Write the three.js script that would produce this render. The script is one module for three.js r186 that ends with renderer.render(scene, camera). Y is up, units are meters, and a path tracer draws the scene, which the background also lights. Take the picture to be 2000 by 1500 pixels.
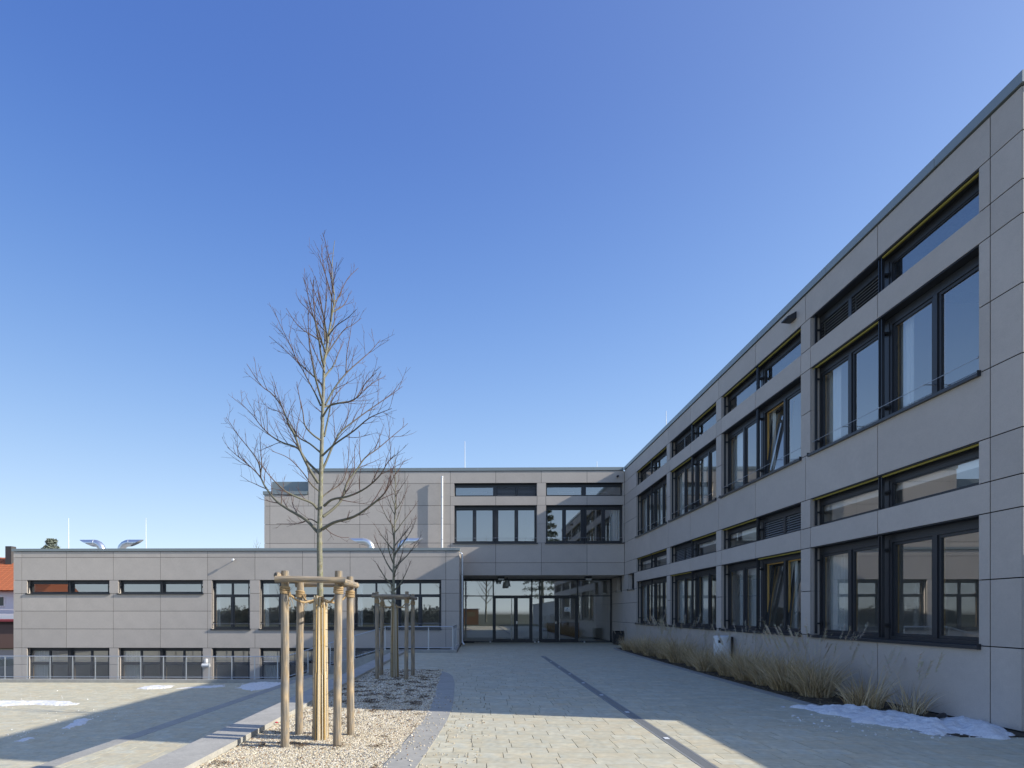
import * as THREE from 'three';
import { mergeGeometries } from 'three/addons/utils/BufferGeometryUtils.js';
import { ImprovedNoise } from 'three/addons/math/ImprovedNoise.js';

// ------------------------------------------------------------------ camera, sky, sun, exposure
const scene = new THREE.Scene();
const FPX = 1105, PX = 913.5, PY = 1196.75, YAW = 0.018, EYE = 1.69;   // shift lens: principal point low in the frame
const camera = new THREE.PerspectiveCamera(2 * Math.atan(PY / FPX) * 180 / Math.PI, 4 / 3, 0.1, 2000);
camera.position.set(0, EYE, 0);
camera.rotation.y = YAW;
{
  const fh = 2 * PY, fw = fh * 4 / 3;
  camera.setViewOffset(fw, fh, fw / 2 - PX, 0, 2000, 1500);
}
camera.updateProjectionMatrix();
const renderer = new THREE.WebGLRenderer({ antialias: true });
renderer.setSize(1024, 768);
renderer.toneMapping = THREE.LinearToneMapping;
const EXPOSURE = 1.3;
renderer.toneMappingExposure = EXPOSURE;
renderer.shadowMap.enabled = true;

const SUN = new THREE.Vector3(1, 0.5535, 0.19).normalize();
{ // clear winter sky, computed: blue overhead, pale at the horizon, brighter towards the sun
  const w = 1024, h = 512, data = new Float32Array(w * h * 4);
  for (let j = 0; j < h; j++) {
    const el = ((j + 0.5) / h - 0.5) * Math.PI, e0 = Math.max(0, el) * 180 / Math.PI, e = e0 < 38 ? e0 : 38 + 12 * (1 - Math.exp(-(e0 - 38) / 12));   // evens out overhead
    for (let i = 0; i < w; i++) {
      const az = ((i + 0.5) / w - 0.5) * 2 * Math.PI;
      const d = [Math.cos(el) * Math.cos(az), Math.sin(el), Math.cos(el) * Math.sin(az)];
      const g = Math.acos(Math.min(1, Math.max(-1, d[0] * SUN.x + d[1] * SUN.y + d[2] * SUN.z))) * 180 / Math.PI;
      const K = 1.06, wide = Math.exp(-g / 25), near = 2.5 * Math.exp(-g / 9);
      let c = [0.02 + 0.93 * Math.exp(-e / 14) + wide + near, 0.038 + 1.06 * Math.exp(-e / 20) + 1.16 * wide + near, 0.012 + 1.14 * Math.exp(-e / 53) + 1.17 * wide + near];
      if (el < 0) { const k = Math.max(0, 1 + el * 6); c = c.map((v, q) => v * k + (1 - k) * [0.16, 0.155, 0.14][q]); }
      const o = (j * w + i) * 4;
      data[o] = c[0] * K / EXPOSURE; data[o + 1] = c[1] * K / EXPOSURE; data[o + 2] = c[2] * K / EXPOSURE; data[o + 3] = 1;
    }
  }
  const t = new THREE.DataTexture(data, w, h, THREE.RGBAFormat, THREE.FloatType);
  t.mapping = THREE.EquirectangularReflectionMapping; t.magFilter = THREE.LinearFilter; t.minFilter = THREE.LinearFilter;
  t.wrapS = THREE.RepeatWrapping; t.needsUpdate = true;
  scene.background = t; scene.environment = t;
}
const sun = new THREE.DirectionalLight(new THREE.Color().setRGB(1, 0.955, 0.87), 4.6);
sun.name = 'sun';
sun.position.copy(SUN).multiplyScalar(90).add(new THREE.Vector3(-4, 0, -16));
sun.target.position.set(-4, 0, -16);
sun.castShadow = true;
Object.assign(sun.shadow.camera, { left: -45, right: 45, top: 45, bottom: -45, near: 1, far: 220 });
sun.shadow.mapSize.set(4096, 4096);
scene.add(sun, sun.target);

// ------------------------------------------------------------------ helpers
function rng(seed) { let a = seed >>> 0; return () => { a = (a + 0x6D2B79F5) >>> 0; let t = a; t = Math.imul(t ^ (t >>> 15), t | 1); t ^= t + Math.imul(t ^ (t >>> 7), t | 61); return ((t ^ (t >>> 14)) >>> 0) / 4294967296; }; }
const perlin = new ImprovedNoise();
const fbm = (x, y, z = 0, o = 4) => { let s = 0, a = 0.5, f = 1; for (let i = 0; i < o; i++) { s += a * perlin.noise(x * f, y * f, z * f + i * 7.3); a *= 0.5; f *= 2.03; } return s; };
const V = (x, y, z) => new THREE.Vector3(x, y, z);
const lerp = (a, b, t) => a + (b - a) * t, clamp = (v, a, b) => Math.min(b, Math.max(a, v));
const names = new Map();
function numbered(n) { const k = names.get(n) || 0; names.set(n, k + 1); return k ? n + '_' + String(k).padStart(3, '0') : n; }
// uv in metres, projected along the dominant axis of each face's normal
function metreUV(g) {
  const p = g.attributes.position, n = g.attributes.normal, uv = new Float32Array(p.count * 2);
  for (let i = 0; i < p.count; i++) {
    const ax = Math.abs(n.getX(i)), ay = Math.abs(n.getY(i)), az = Math.abs(n.getZ(i));
    if (ay >= ax && ay >= az) { uv[2 * i] = p.getX(i); uv[2 * i + 1] = p.getZ(i); }
    else if (ax >= az) { uv[2 * i] = p.getZ(i); uv[2 * i + 1] = p.getY(i); }
    else { uv[2 * i] = p.getX(i); uv[2 * i + 1] = p.getY(i); }
  }
  g.setAttribute('uv', new THREE.BufferAttribute(uv, 2));
  return g;
}
function bx(x0, x1, y0, y1, z0, z1) { // axis-aligned box by its extents, world metres
  const g = new THREE.BoxGeometry(Math.abs(x1 - x0), Math.abs(y1 - y0), Math.abs(z1 - z0));
  g.translate((x0 + x1) / 2, (y0 + y1) / 2, (z0 + z1) / 2);
  return metreUV(g);
}
function merge(list, color) {
  const l = list.map(g => { const q = g.index ? g.toNonIndexed() : g.clone(); for (const k of Object.keys(q.attributes)) if (!['position', 'normal', 'uv'].concat(color ? ['color'] : []).includes(k)) q.deleteAttribute(k); return q; });
  return l.length === 1 ? l[0] : mergeGeometries(l, false);
}
const bases = new WeakMap();
function thing(name, label, category, base, group) {
  const o = new THREE.Group(); o.name = numbered(name); o.position.copy(base); scene.add(o);
  o.userData = { label, category }; if (group) o.userData.group = group;
  bases.set(o, base.clone());
  return o;
}
function struct(name, geo, mat, base = V(0, 0, 0)) {
  const m = new THREE.Mesh(Array.isArray(geo) ? merge(geo) : geo, mat); m.name = numbered(name);
  m.geometry.translate(-base.x, -base.y, -base.z); m.position.copy(base);
  m.userData.kind = 'structure'; bases.set(m, base.clone()); scene.add(m); return m;
}
// a part: geometry in world metres, moved into its thing's own frame
function part(parent, name, geo, mat, extra) {
  const b = bases.get(parent), g = Array.isArray(geo) ? merge(geo) : geo;
  g.translate(-b.x, -b.y, -b.z);
  const m = new THREE.Mesh(g, mat); m.name = name; parent.add(m); bases.set(m, b);
  if (extra) Object.assign(m.userData, extra);
  return m;
}
function solo(name, label, category, geo, mat, base, group) { // a thing of one mesh
  const g = Array.isArray(geo) ? merge(geo) : geo; g.translate(-base.x, -base.y, -base.z);
  const m = new THREE.Mesh(g, mat); m.name = numbered(name); m.position.copy(base); m.userData = { label, category }; if (group) m.userData.group = group;
  bases.set(m, base.clone()); scene.add(m); return m;
}
function cyl(a, b, r0, r1, sides = 12, caps = true) { // tapered round bar from a to b
  const d = b.clone().sub(a), L = d.length();
  const g = new THREE.CylinderGeometry(r1, r0, L, sides, 1, !caps);
  g.translate(0, L / 2, 0);
  g.applyQuaternion(new THREE.Quaternion().setFromUnitVectors(V(0, 1, 0), d.normalize()));
  g.translate(a.x, a.y, a.z);
  return g;
}
function tube(pts, rad, sides = 6, colors) { // tapered tube along points, with a closed tip
  const n = pts.length, pos = [], nor = [], uv = [], col = [], idx = [];
  let up = V(0.31, 0.1, 0.94).normalize(), len = 0;
  for (let i = 0; i < n; i++) {
    const t = pts[Math.min(n - 1, i + 1)].clone().sub(pts[Math.max(0, i - 1)]).normalize();
    let s = t.clone().cross(up); if (s.lengthSq() < 1e-4) s = t.clone().cross(V(1, 0, 0)); s.normalize();
    const q = s.clone().cross(t).normalize(); up = q.clone();
    if (i) len += pts[i].distanceTo(pts[i - 1]);
    for (let k = 0; k <= sides; k++) {
      const a = k / sides * Math.PI * 2, c = Math.cos(a), z = Math.sin(a);
      const nx = s.x * c + q.x * z, ny = s.y * c + q.y * z, nz = s.z * c + q.z * z;
      pos.push(pts[i].x + nx * rad[i], pts[i].y + ny * rad[i], pts[i].z + nz * rad[i]); nor.push(nx, ny, nz); uv.push(k / sides * 0.3, len);
      if (colors) col.push(...colors[i]);
    }
  }
  const w = sides + 1;
  for (let i = 0; i < n - 1; i++) for (let k = 0; k < sides; k++) { const a = i * w + k; idx.push(a, a + w, a + 1, a + 1, a + w, a + w + 1); }
  const g = new THREE.BufferGeometry();
  g.setAttribute('position', new THREE.Float32BufferAttribute(pos, 3)); g.setAttribute('normal', new THREE.Float32BufferAttribute(nor, 3)); g.setAttribute('uv', new THREE.Float32BufferAttribute(uv, 2));
  if (colors) g.setAttribute('color', new THREE.Float32BufferAttribute(col, 3));
  g.setIndex(idx); return g;
}
// a pixel of the photograph as a direction; its distance comes from the plane it lies on
function ray(x, y) { const a = (x - PX) / FPX, b = -(y - PY) / FPX, c = Math.cos(YAW), s = Math.sin(YAW); return [a * c - s, b, c + a * s]; }
function atDepth(x, y, Z) { const d = ray(x, y), t = Z / d[2]; return V(d[0] * t, EYE + d[1] * t, -Z); }
function onLevel(x, y, L) { const d = ray(x, y), t = (L - EYE) / d[1]; return V(d[0] * t, L, -d[2] * t); }

// ------------------------------------------------------------------ textures and materials
function tex(size, fn, metres, srgb = true) {
  const d = new Uint8Array(size * size * 4);
  for (let j = 0; j < size; j++) for (let i = 0; i < size; i++) { const c = fn(i / size, j / size), o = (j * size + i) * 4; d[o] = clamp(c[0], 0, 1) * 255; d[o + 1] = clamp(c[1], 0, 1) * 255; d[o + 2] = clamp(c[2], 0, 1) * 255; d[o + 3] = 255; }
  const t = new THREE.DataTexture(d, size, size); t.wrapS = t.wrapT = THREE.RepeatWrapping; t.magFilter = THREE.LinearFilter; t.minFilter = THREE.LinearMipmapLinearFilter; t.generateMipmaps = true;
  if (srgb) t.colorSpace = THREE.SRGBColorSpace; t.repeat.set(1 / metres, 1 / metres); t.needsUpdate = true; return t;
}
// tiling noise on a torus-like blend
function tileN(u, v, f, seed, o = 4) {
  const n = (a, b) => fbm(a * f, b * f, seed, o), wu = u, wv = v;
  return (n(u, v) * (1 - wu) + n(u - 1, v) * wu) * (1 - wv) + (n(u, v - 1) * (1 - wu) + n(u - 1, v - 1) * wu) * wv;
}
const grey = v => [v, v, v];
const hash = (i, j) => { const s = Math.sin(i * 127.1 + j * 311.7) * 43758.5453; return s - Math.floor(s); };
const panelTex = tex(512, (u, v) => { const m = tileN(u, v, 5, 1) * 0.06 + tileN(u, v, 28, 2, 3) * 0.035; const sp = hash(Math.floor(u * 512), Math.floor(v * 512)); return grey(0.93 + m + (sp - 0.5) * 0.05 - (sp > 0.9985 ? 0.16 : 0)); }, 3.1);
const stoneTex = tex(512, (u, v) => { const a = tileN(u, v, 6, 3), b = tileN(u, v, 22, 4, 4), c = tileN(u + 0.3, v, 9, 5); const k = 0.90 + a * 0.16 + b * 0.14; const warm = clamp(c * 0.5, -0.12, 0.16); return [k + warm * 0.12, k - warm * 0.02, k - warm * 0.22]; }, 1.7);
const concTex = tex(256, (u, v) => grey(0.92 + tileN(u, v, 4, 6) * 0.16 + tileN(u, v, 26, 7, 3) * 0.14 + (hash(Math.floor(u * 256), Math.floor(v * 256)) - 0.5) * 0.08), 1.3);
const woodTex = tex(256, (u, v) => { const g = tileN(u, v * 0.12, 30, 8, 3), p = tileN(u, v, 7, 9, 3), k = 0.80 + g * 0.6 + p * 0.4; const w = clamp(p * 1.2 + 0.1, -0.1, 0.3); return [k, k - 0.02 - w * 0.14, k - 0.05 - w * 0.36]; }, 1);
woodTex.repeat.set(3.3, 0.9);
const barkTex = tex(256, (u, v) => { const a = tileN(u, v, 8, 10), b = tileN(u, v, 20, 11, 3), l = tileN(u, v, 6, 12, 4); let c = [0.56 + a * 0.3 + b * 0.25, 0.545 + a * 0.3 + b * 0.25, 0.49 + a * 0.25 + b * 0.22]; if (l > 0.17) { const k = Math.min(1, (l - 0.17) * 9); c = [lerp(c[0], 0.66, k), lerp(c[1], 0.57, k), lerp(c[2], 0.12, k)]; } else if (l < -0.08) { c = [c[0] * 0.94, c[1] * 0.96, c[2] * 0.86]; } return c; }, 1);
barkTex.repeat.set(3.33, 1.6);
const soilTex = tex(256, (u, v) => { const a = tileN(u, v, 5, 13), b = tileN(u, v, 40, 14, 3), k = 0.42 + a * 0.2 + b * 0.5; return [k, k * 0.86, k * 0.66]; }, 0.9);
const grassTex = tex(256, (u, v) => { const a = tileN(u, v, 6, 15), b = tileN(u, v, 36, 16, 3), k = 0.42 + a * 0.22 + b * 0.4; return [k * 0.98 + a * 0.1, k * 0.98, k * 0.55]; }, 4);
const snowTex = tex(256, (u, v) => { const b = tileN(u, v, 30, 17, 4), d = tileN(u, v, 7, 18, 4), s = hash(Math.floor(u * 256), Math.floor(v * 256)); return grey(0.93 + b * 0.16 - Math.max(0, d) * 0.25 - (s > 0.985 ? 0.22 : 0)); }, 0.8);
const std = (r, g, b, rough = 0.8, o = {}) => new THREE.MeshStandardMaterial({ color: new THREE.Color().setRGB(r, g, b), roughness: rough, ...o });
const M = {};
M.panels = [1, 1.045, 0.955, 1.02, 0.98].map((k, i) => std(0.605 * k, 0.535 * k, 0.462 * k, 0.72, { map: panelTex }));
M.core = std(0.02, 0.02, 0.02, 0.95);
M.reveal = M.panels[0];
M.coping = std(0.27, 0.30, 0.295, 0.42, { metalness: 0.25 });
M.frame = std(0.030, 0.032, 0.037, 0.42);
M.rail = std(0.034, 0.036, 0.042, 0.36, { metalness: 0.3 });
M.slat = std(0.26, 0.265, 0.27, 0.4);
M.sill = std(0.045, 0.048, 0.054, 0.34, { metalness: 0.3 });
M.lining = std(0.42, 0.29, 0.13, 0.6);
M.wood = std(0.56, 0.34, 0.10, 0.55);
M.blind = std(0.36, 0.29, 0.05, 0.7);
M.galv = std(0.56, 0.58, 0.60, 0.38, { metalness: 0.75 });
M.grate = std(0.30, 0.30, 0.285, 0.6, { metalness: 0.2 });
M.duct = std(0.74, 0.75, 0.76, 0.34, { metalness: 0.9 });
M.pipe = std(0.66, 0.69, 0.72, 0.35, { metalness: 0.55 });
M.glass = new THREE.MeshPhysicalMaterial({ color: 0xffffff, transmission: 1, thickness: 0, roughness: 0, ior: 3.5 });
M.inner = std(0.80, 0.79, 0.75, 0.9);
M.innerFloor = std(0.22, 0.19, 0.15, 0.6);
M.curtain = new THREE.MeshPhysicalMaterial({ color: new THREE.Color().setRGB(0.72, 0.76, 0.72), roughness: 0.95, transmission: 0.35, thickness: 0 });
M.soffit = M.panels[0];
M.conc = std(0.42, 0.41, 0.375, 0.85, { map: concTex });
M.cope = std(0.49, 0.46, 0.395, 0.8, { map: concTex });
M.band = std(0.45, 0.425, 0.365, 0.8, { map: concTex });
M.paver = [[0.70, 0.63, 0.44], [0.715, 0.65, 0.465], [0.67, 0.605, 0.425], [0.705, 0.62, 0.425], [0.725, 0.665, 0.48], [0.675, 0.62, 0.445]].map(c => std(...c, 0.8, { map: stoneTex }));
M.paverV = new THREE.MeshStandardMaterial({ color: 0xffffff, vertexColors: true, roughness: 0.8, map: stoneTex });
M.joint = std(0.16, 0.145, 0.12, 0.95);
M.post = std(0.51, 0.45, 0.37, 0.8, { map: woodTex });
M.rope = std(0.42, 0.29, 0.15, 0.95);
M.bark = std(0.85, 0.84, 0.78, 0.9, { map: barkTex, bumpMap: barkTex, bumpScale: 0.004 });
M.twig = new THREE.MeshStandardMaterial({ color: 0xffffff, vertexColors: true, roughness: 0.75 });
M.soil = std(0.32, 0.32, 0.32, 0.95, { map: soilTex });
M.lawn = std(0.34, 0.36, 0.30, 0.95, { map: grassTex });
M.snow = std(0.92, 0.90, 0.86, 0.75, { map: snowTex });
M.black = std(0.018, 0.018, 0.02, 0.5);
M.white = std(0.78, 0.78, 0.76, 0.6);
M.steel = std(0.7, 0.7, 0.7, 0.25, { metalness: 1 });
M.asphalt = std(0.07, 0.07, 0.072, 0.9, { map: concTex });

// ------------------------------------------------------------------ facade kit: u along the wall, v up, n outwards
const XW = 7.624, ZB = 29.564, ZL = 27.94, ZD = 32.35;
const FR = { p: (u, v, n) => V(XW - n, v, -u) };          // right wing, faces -x
const FB = { p: (u, v, n) => V(u, v, -(ZB - n)) };        // back wing, faces the camera
const FL = { p: (u, v, n) => V(u, v, -(ZL - n)) };        // low building front
const FE = { p: (u, v, n) => V(u, v, -(8.064 - n)) };     // near end of the right wing
const FS = { p: (u, v, n) => V(-0.92 + n, v, -u) };       // low building side towards the entrance
const FD = { p: (u, v, n) => V(u, v, -(ZD - n)) };        // entrance glazing
function fb(F, u0, u1, v0, v1, n0, n1) { const a = F.p(u0, v0, n0), b = F.p(u1, v1, n1); return bx(a.x, b.x, a.y, b.y, a.z, b.z); }
let panelSeed = rng(5);
function panel(b, F, u0, u1, v0, v1, gap = 0.0085, n = 0) {
  const g = fb(F, u0 + gap, u1 - gap, v0 + gap, v1 - gap, n - 0.012, n), uv = g.attributes.uv, a = panelSeed() * 3, c = panelSeed() * 3;
  for (let i = 0; i < uv.count; i++) uv.setXY(i, uv.getX(i) + a, uv.getY(i) + c);
  return part(b, 'facade_panel', g, M.panels[Math.floor(panelSeed() * 5)]);
}
function core(b, F, u0, u1, v0, v1, open) { // wall behind the panels, with the openings left out
  const us = [...new Set([u0, u1, ...open.flatMap(o => [o[0], o[1]])])].filter(x => x >= u0 && x <= u1).sort((a, c) => a - c);
  const vs = [...new Set([v0, v1, ...open.flatMap(o => [o[2], o[3]])])].filter(x => x >= v0 && x <= v1).sort((a, c) => a - c);
  const l = [];
  for (let j = 0; j < vs.length - 1; j++) {
    let run = null;
    for (let i = 0; i < us.length - 1; i++) {
      const cu = (us[i] + us[i + 1]) / 2, cv = (vs[j] + vs[j + 1]) / 2, hole = open.some(o => cu > o[0] && cu < o[1] && cv > o[2] && cv < o[3]);
      if (!hole) run = run ? [run[0], us[i + 1]] : [us[i], us[i + 1]];
      if (run && (hole || i === us.length - 2)) { l.push(fb(F, run[0], run[1], vs[j], vs[j + 1], -0.30, -0.045)); run = null; }
    }
  }
  return part(b, 'wall', l, M.core);
}
function ring(F, u0, u1, v0, v1, n0, n1, w, wb = w) { // rectangular frame of four bars
  return [fb(F, u0, u0 + w, v0, v1, n0, n1), fb(F, u1 - w, u1, v0, v1, n0, n1), fb(F, u0 + w, u1 - w, v1 - w, v1, n0, n1), fb(F, u0 + w, u1 - w, v0, v0 + wb, n0, n1)];
}
const paneG = (F, u0, u1, v0, v1, n) => { // one sheet of glass
  const a = F.p(u0, v0, n), b = F.p(u1, v0, n), c = F.p(u1, v1, n), d = F.p(u0, v1, n), g = new THREE.BufferGeometry();
  const nn = F.p(0, 0, 1).sub(F.p(0, 0, 0));
  g.setAttribute('position', new THREE.Float32BufferAttribute([a, b, c, d].flatMap(q => [q.x, q.y, q.z]), 3));
  g.setAttribute('normal', new THREE.Float32BufferAttribute(Array(4).fill([nn.x, nn.y, nn.z]).flat(), 3));
  g.setAttribute('uv', new THREE.Float32BufferAttribute([0, 0, 1, 0, 1, 1, 0, 1], 2));
  const e = b.clone().sub(a).cross(d.clone().sub(a)); g.setIndex(e.dot(nn) > 0 ? [0, 1, 2, 0, 2, 3] : [0, 2, 1, 0, 3, 2]);
  return g;
};
const tmpQ = new THREE.Quaternion();
// spec: {u0,u1,v0,v1, units:[{kind, tilt:[..], blind, curtain:[a,b]}], sill, rods, jambs, guides}
function windowPart(b, F0, s) {
  // everything behind the reveal sits a little deeper than the drawing depth
  const F = { p: (u, v, n) => F0.p(u, v, n < -0.13 ? n - 0.035 : n), side: F0 === FR };
  const back = -0.235, front = -0.165, n = s.units.length, W = (s.u1 - s.u0) / n;
  // reveals lining the opening
  const { u0, u1, v0, v1 } = s;
  const jd = -0.163;
  const vm = s.vm;
  for (const [a, c] of vm ? [[v0, vm], [vm, v1]] : [[v0, v1]]) {
    part(b, 'reveal_panel', fb(F0, u0 + 0.001, u0 + 0.012, a + 0.003, Math.min(c - 0.003, v1 - 0.0135), -0.197, -0.015), M.panels[1]);
    part(b, 'reveal_panel', fb(F0, u1 - 0.012, u1 - 0.001, a + 0.003, Math.min(c - 0.003, v1 - 0.0135), -0.197, -0.015), M.panels[1]);
  }
  const head = 0.10, frame = [];
  frame.push(fb(F, u0, u1, v1 - 0.012, v1 - 0.001, -0.16, -0.014));                 // head flashing
  frame.push(fb(F, u0 + 0.001, u1 - 0.001, v1 - head, v1 - 0.013, back, front));    // blind box behind the panel edge
  for (let k = 0; k < n; k++) {
    const a = u0 + k * W + (k ? 0.035 : 0), c = u0 + (k + 1) * W - (k < n - 1 ? 0.035 : 0);
    frame.push(...ring(F, a + 0.001, c - 0.001, v0 + 0.001, v1 - head - 0.001, back, front, 0.065));
    if (k < n - 1) frame.push(fb(F, c, c + 0.07, v0 + 0.001, v1 - head - 0.001, back, front + 0.012));
  }
  const w = part(b, 'window', frame, M.frame);
  s.units.forEach((un, k) => {
    const a = u0 + k * W + (k ? 0.035 : 0) + 0.066, c = u0 + (k + 1) * W - (k < n - 1 ? 0.035 : 0) - 0.066, lo = v0 + 0.066, hi = v1 - head - 0.066;
    const bar = [];
    if (un.kind === 'fixed') {
      part(w, 'pane', paneG(F, a, c, lo, hi, -0.205), M.glass);
      part(w, 'glazing_bead', ring(F, a, c, lo, hi, -0.203, -0.181, 0.022), M.frame);
    } else if (un.kind === 'louvre') {
      const mid = (a + c) / 2;
      part(w, 'mullion', fb(F, mid - 0.05, mid + 0.05, lo, hi, back + 0.002, front + 0.004), M.frame);
      for (const [p, q] of [[a, mid - 0.05], [mid + 0.05, c]]) {
        part(w, 'louvre_back', fb(F, p, q, lo, hi, back - 0.05, back - 0.03), M.black);
        const cnt = Math.round((hi - lo) / 0.062);
        for (let i = 0; i < cnt; i++) {
          const y = lo + (i + 0.5) * (hi - lo) / cnt, f0 = F.p(p + 0.004, y, 0), f1 = F.p(q - 0.004, y, 0);
          const len = f0.distanceTo(f1), g = new THREE.BoxGeometry(len, 0.007, 0.062); g.rotateX(0.75);
          if (F.side) g.rotateY(-Math.PI / 2);
          const m = F.p((p + q) / 2, y, -0.195); g.translate(m.x, m.y, m.z);
          part(w, 'louvre_slat', metreUV(g), M.slat);
        }
      }
    } else { // two casements side by side, with or without top lights
      const top = un.kind === 'toplight' ? lo + (hi - lo) * 0.735 : hi, mid = (a + c) / 2;
      const mu = [fb(F, mid - 0.045, mid + 0.045, lo, hi, back + 0.002, front + 0.004)];
      if (un.kind === 'toplight') mu.push(fb(F, a, mid - 0.045, top - 0.045, top + 0.045, back + 0.003, front + 0.003), fb(F, mid + 0.045, c, top - 0.045, top + 0.045, back + 0.003, front + 0.003));
      part(w, 'mullion', mu, M.frame);
      [[a, mid - 0.045], [mid + 0.045, c]].forEach(([p, q], i) => {
        const th = un.kind === 'toplight' ? top - 0.045 : hi;
        if (un.kind === 'toplight') part(w, 'pane', paneG(F, p, q, top + 0.045, hi, -0.205), M.glass);
        const gl = [paneG(F, p + 0.045, q - 0.045, lo + 0.045, th - 0.045, -0.212)], fr = ring(F, p + 0.003, q - 0.003, lo + 0.003, th - 0.003, -0.232, -0.186, 0.05);
        const wd = ring(F, p + 0.004, q - 0.004, lo + 0.004, th - 0.004, -0.262, -0.234, 0.047);
        if (un.tilt && un.tilt[i]) { // tilted inwards about its lower edge
          const o = F.p((p + q) / 2, lo, -0.21), ax = F.p(1, 0, 0).sub(F.p(0, 0, 0)).normalize(), inw = F.p(0, 0, -1).sub(F.p(0, 0, 0));
          tmpQ.setFromAxisAngle(ax, un.tilt[i] * Math.sign(ax.clone().cross(V(0, 1, 0)).dot(inw)));
          for (const g of [...gl, ...fr, ...wd]) { g.translate(-o.x, -o.y, -o.z); g.applyQuaternion(tmpQ); g.translate(o.x, o.y, o.z); }
          part(w, 'wooden_frame', ring(F, p + 0.001, q - 0.001, lo + 0.001, th - 0.001, -0.275, -0.236, 0.028), M.wood);
        }
        part(w, 'casement', fr, M.frame); part(w, 'casement_lining', wd, M.lining); part(w, 'pane', gl, M.glass);
      });
    }
    // guide rails for the outside blind, with brackets
    if (s.guides !== false) for (const [x, side] of [[a - 0.066 + (k ? 0.0 : 0.02), 1], [c + 0.066 - (k < n - 1 ? 0.0 : 0.09), -1]]) {
      const r = part(w, 'guide_rail', fb(F, x - 0.011, x + 0.011, v0 + 0.03, v1 - 0.02, -0.10, -0.045), M.rail);
      const hs = v1 - v0 > 1.2 ? [0.13, 0.85] : [0.5];
      part(w, 'bracket', hs.flatMap(h => { const y = lerp(v0, v1, h); return [fb(F, x - 0.012, x + 0.012, y - 0.02, y + 0.02, front + 0.001, -0.101), fb(F, x - 0.03, x + 0.03, y - 0.045, y + 0.045, front + 0.013, front + 0.02)]; }), M.black);
    }
    if (un.blind) part(w, 'blind_edge', fb(F, a - 0.05, c + 0.05, v1 - 0.045, v1 - 0.016, -0.085, -0.05), M.blind);
    if (un.curtain) un.curtain.forEach(([p, q]) => curtain(w, F, lerp(a, c, p), lerp(a, c, q), lo + 0.02, hi + 0.1));
  });
  if (s.sill) {
    const sl = [fb(F, u0 - 0.035, u1 + 0.035, v0 - 0.055, v0 - 0.004, -0.013 + 0.014, 0.055), fb(F, u0 + 0.001, u1 - 0.001, v0 - 0.03, v0 - 0.001, -0.2, 0.0005), fb(F, u0 - 0.042, u0 - 0.036, v0 - 0.06, v0 + 0.03, 0.002, 0.06), fb(F, u1 + 0.036, u1 + 0.042, v0 - 0.06, v0 + 0.03, 0.002, 0.06)];
    part(w, 'sill', sl, M.sill);
  }
  for (let r = 0; r < (s.rods || 0); r++) {
    const y = v0 + 0.26 - r * 0.11, g = [cyl(F.p(u0 + 0.03, y, -0.03), F.p(u1 - 0.03, y, -0.03), 0.006, 0.006, 6)];
    for (let k = 0; k <= 2 * n; k++) { const x = clamp(u0 + k * W / 2, u0 + 0.05, u1 - 0.05); g.push(cyl(F.p(x, y, -0.025), F.p(x, y, -0.17), 0.008, 0.008, 6), cyl(F.p(x - 0.016, y, -0.03), F.p(x + 0.016, y, -0.03), 0.014, 0.014, 8)); }
    part(w, 'safety_rod', g, M.galv);
  }
  return w;
}
function curtain(w, F, u0, u1, v0, v1) { // folded cloth hanging inside
  const n = Math.max(8, Math.round((u1 - u0) / 0.025)), pos = [], idx = [], r = u0 * 13.7;
  for (let i = 0; i <= n; i++) { const u = lerp(u0, u1, i / n), d = -0.36 + 0.03 * Math.sin(i * 1.25 + r) + 0.012 * Math.sin(i * 0.53 + r * 2); for (const v of [v0, v1]) { const q = F.p(u, v, d); pos.push(q.x, q.y, q.z); } }
  for (let i = 0; i < n; i++) idx.push(2 * i, 2 * i + 2, 2 * i + 1, 2 * i + 1, 2 * i + 2, 2 * i + 3);
  const g = new THREE.BufferGeometry(); g.setAttribute('position', new THREE.Float32BufferAttribute(pos, 3)); g.setIndex(idx); g.computeVertexNormals();
  g.setAttribute('uv', new THREE.Float32BufferAttribute(new Float32Array(pos.length / 3 * 2), 2));
  part(w, 'curtain', g, M.curtain);
}

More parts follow.
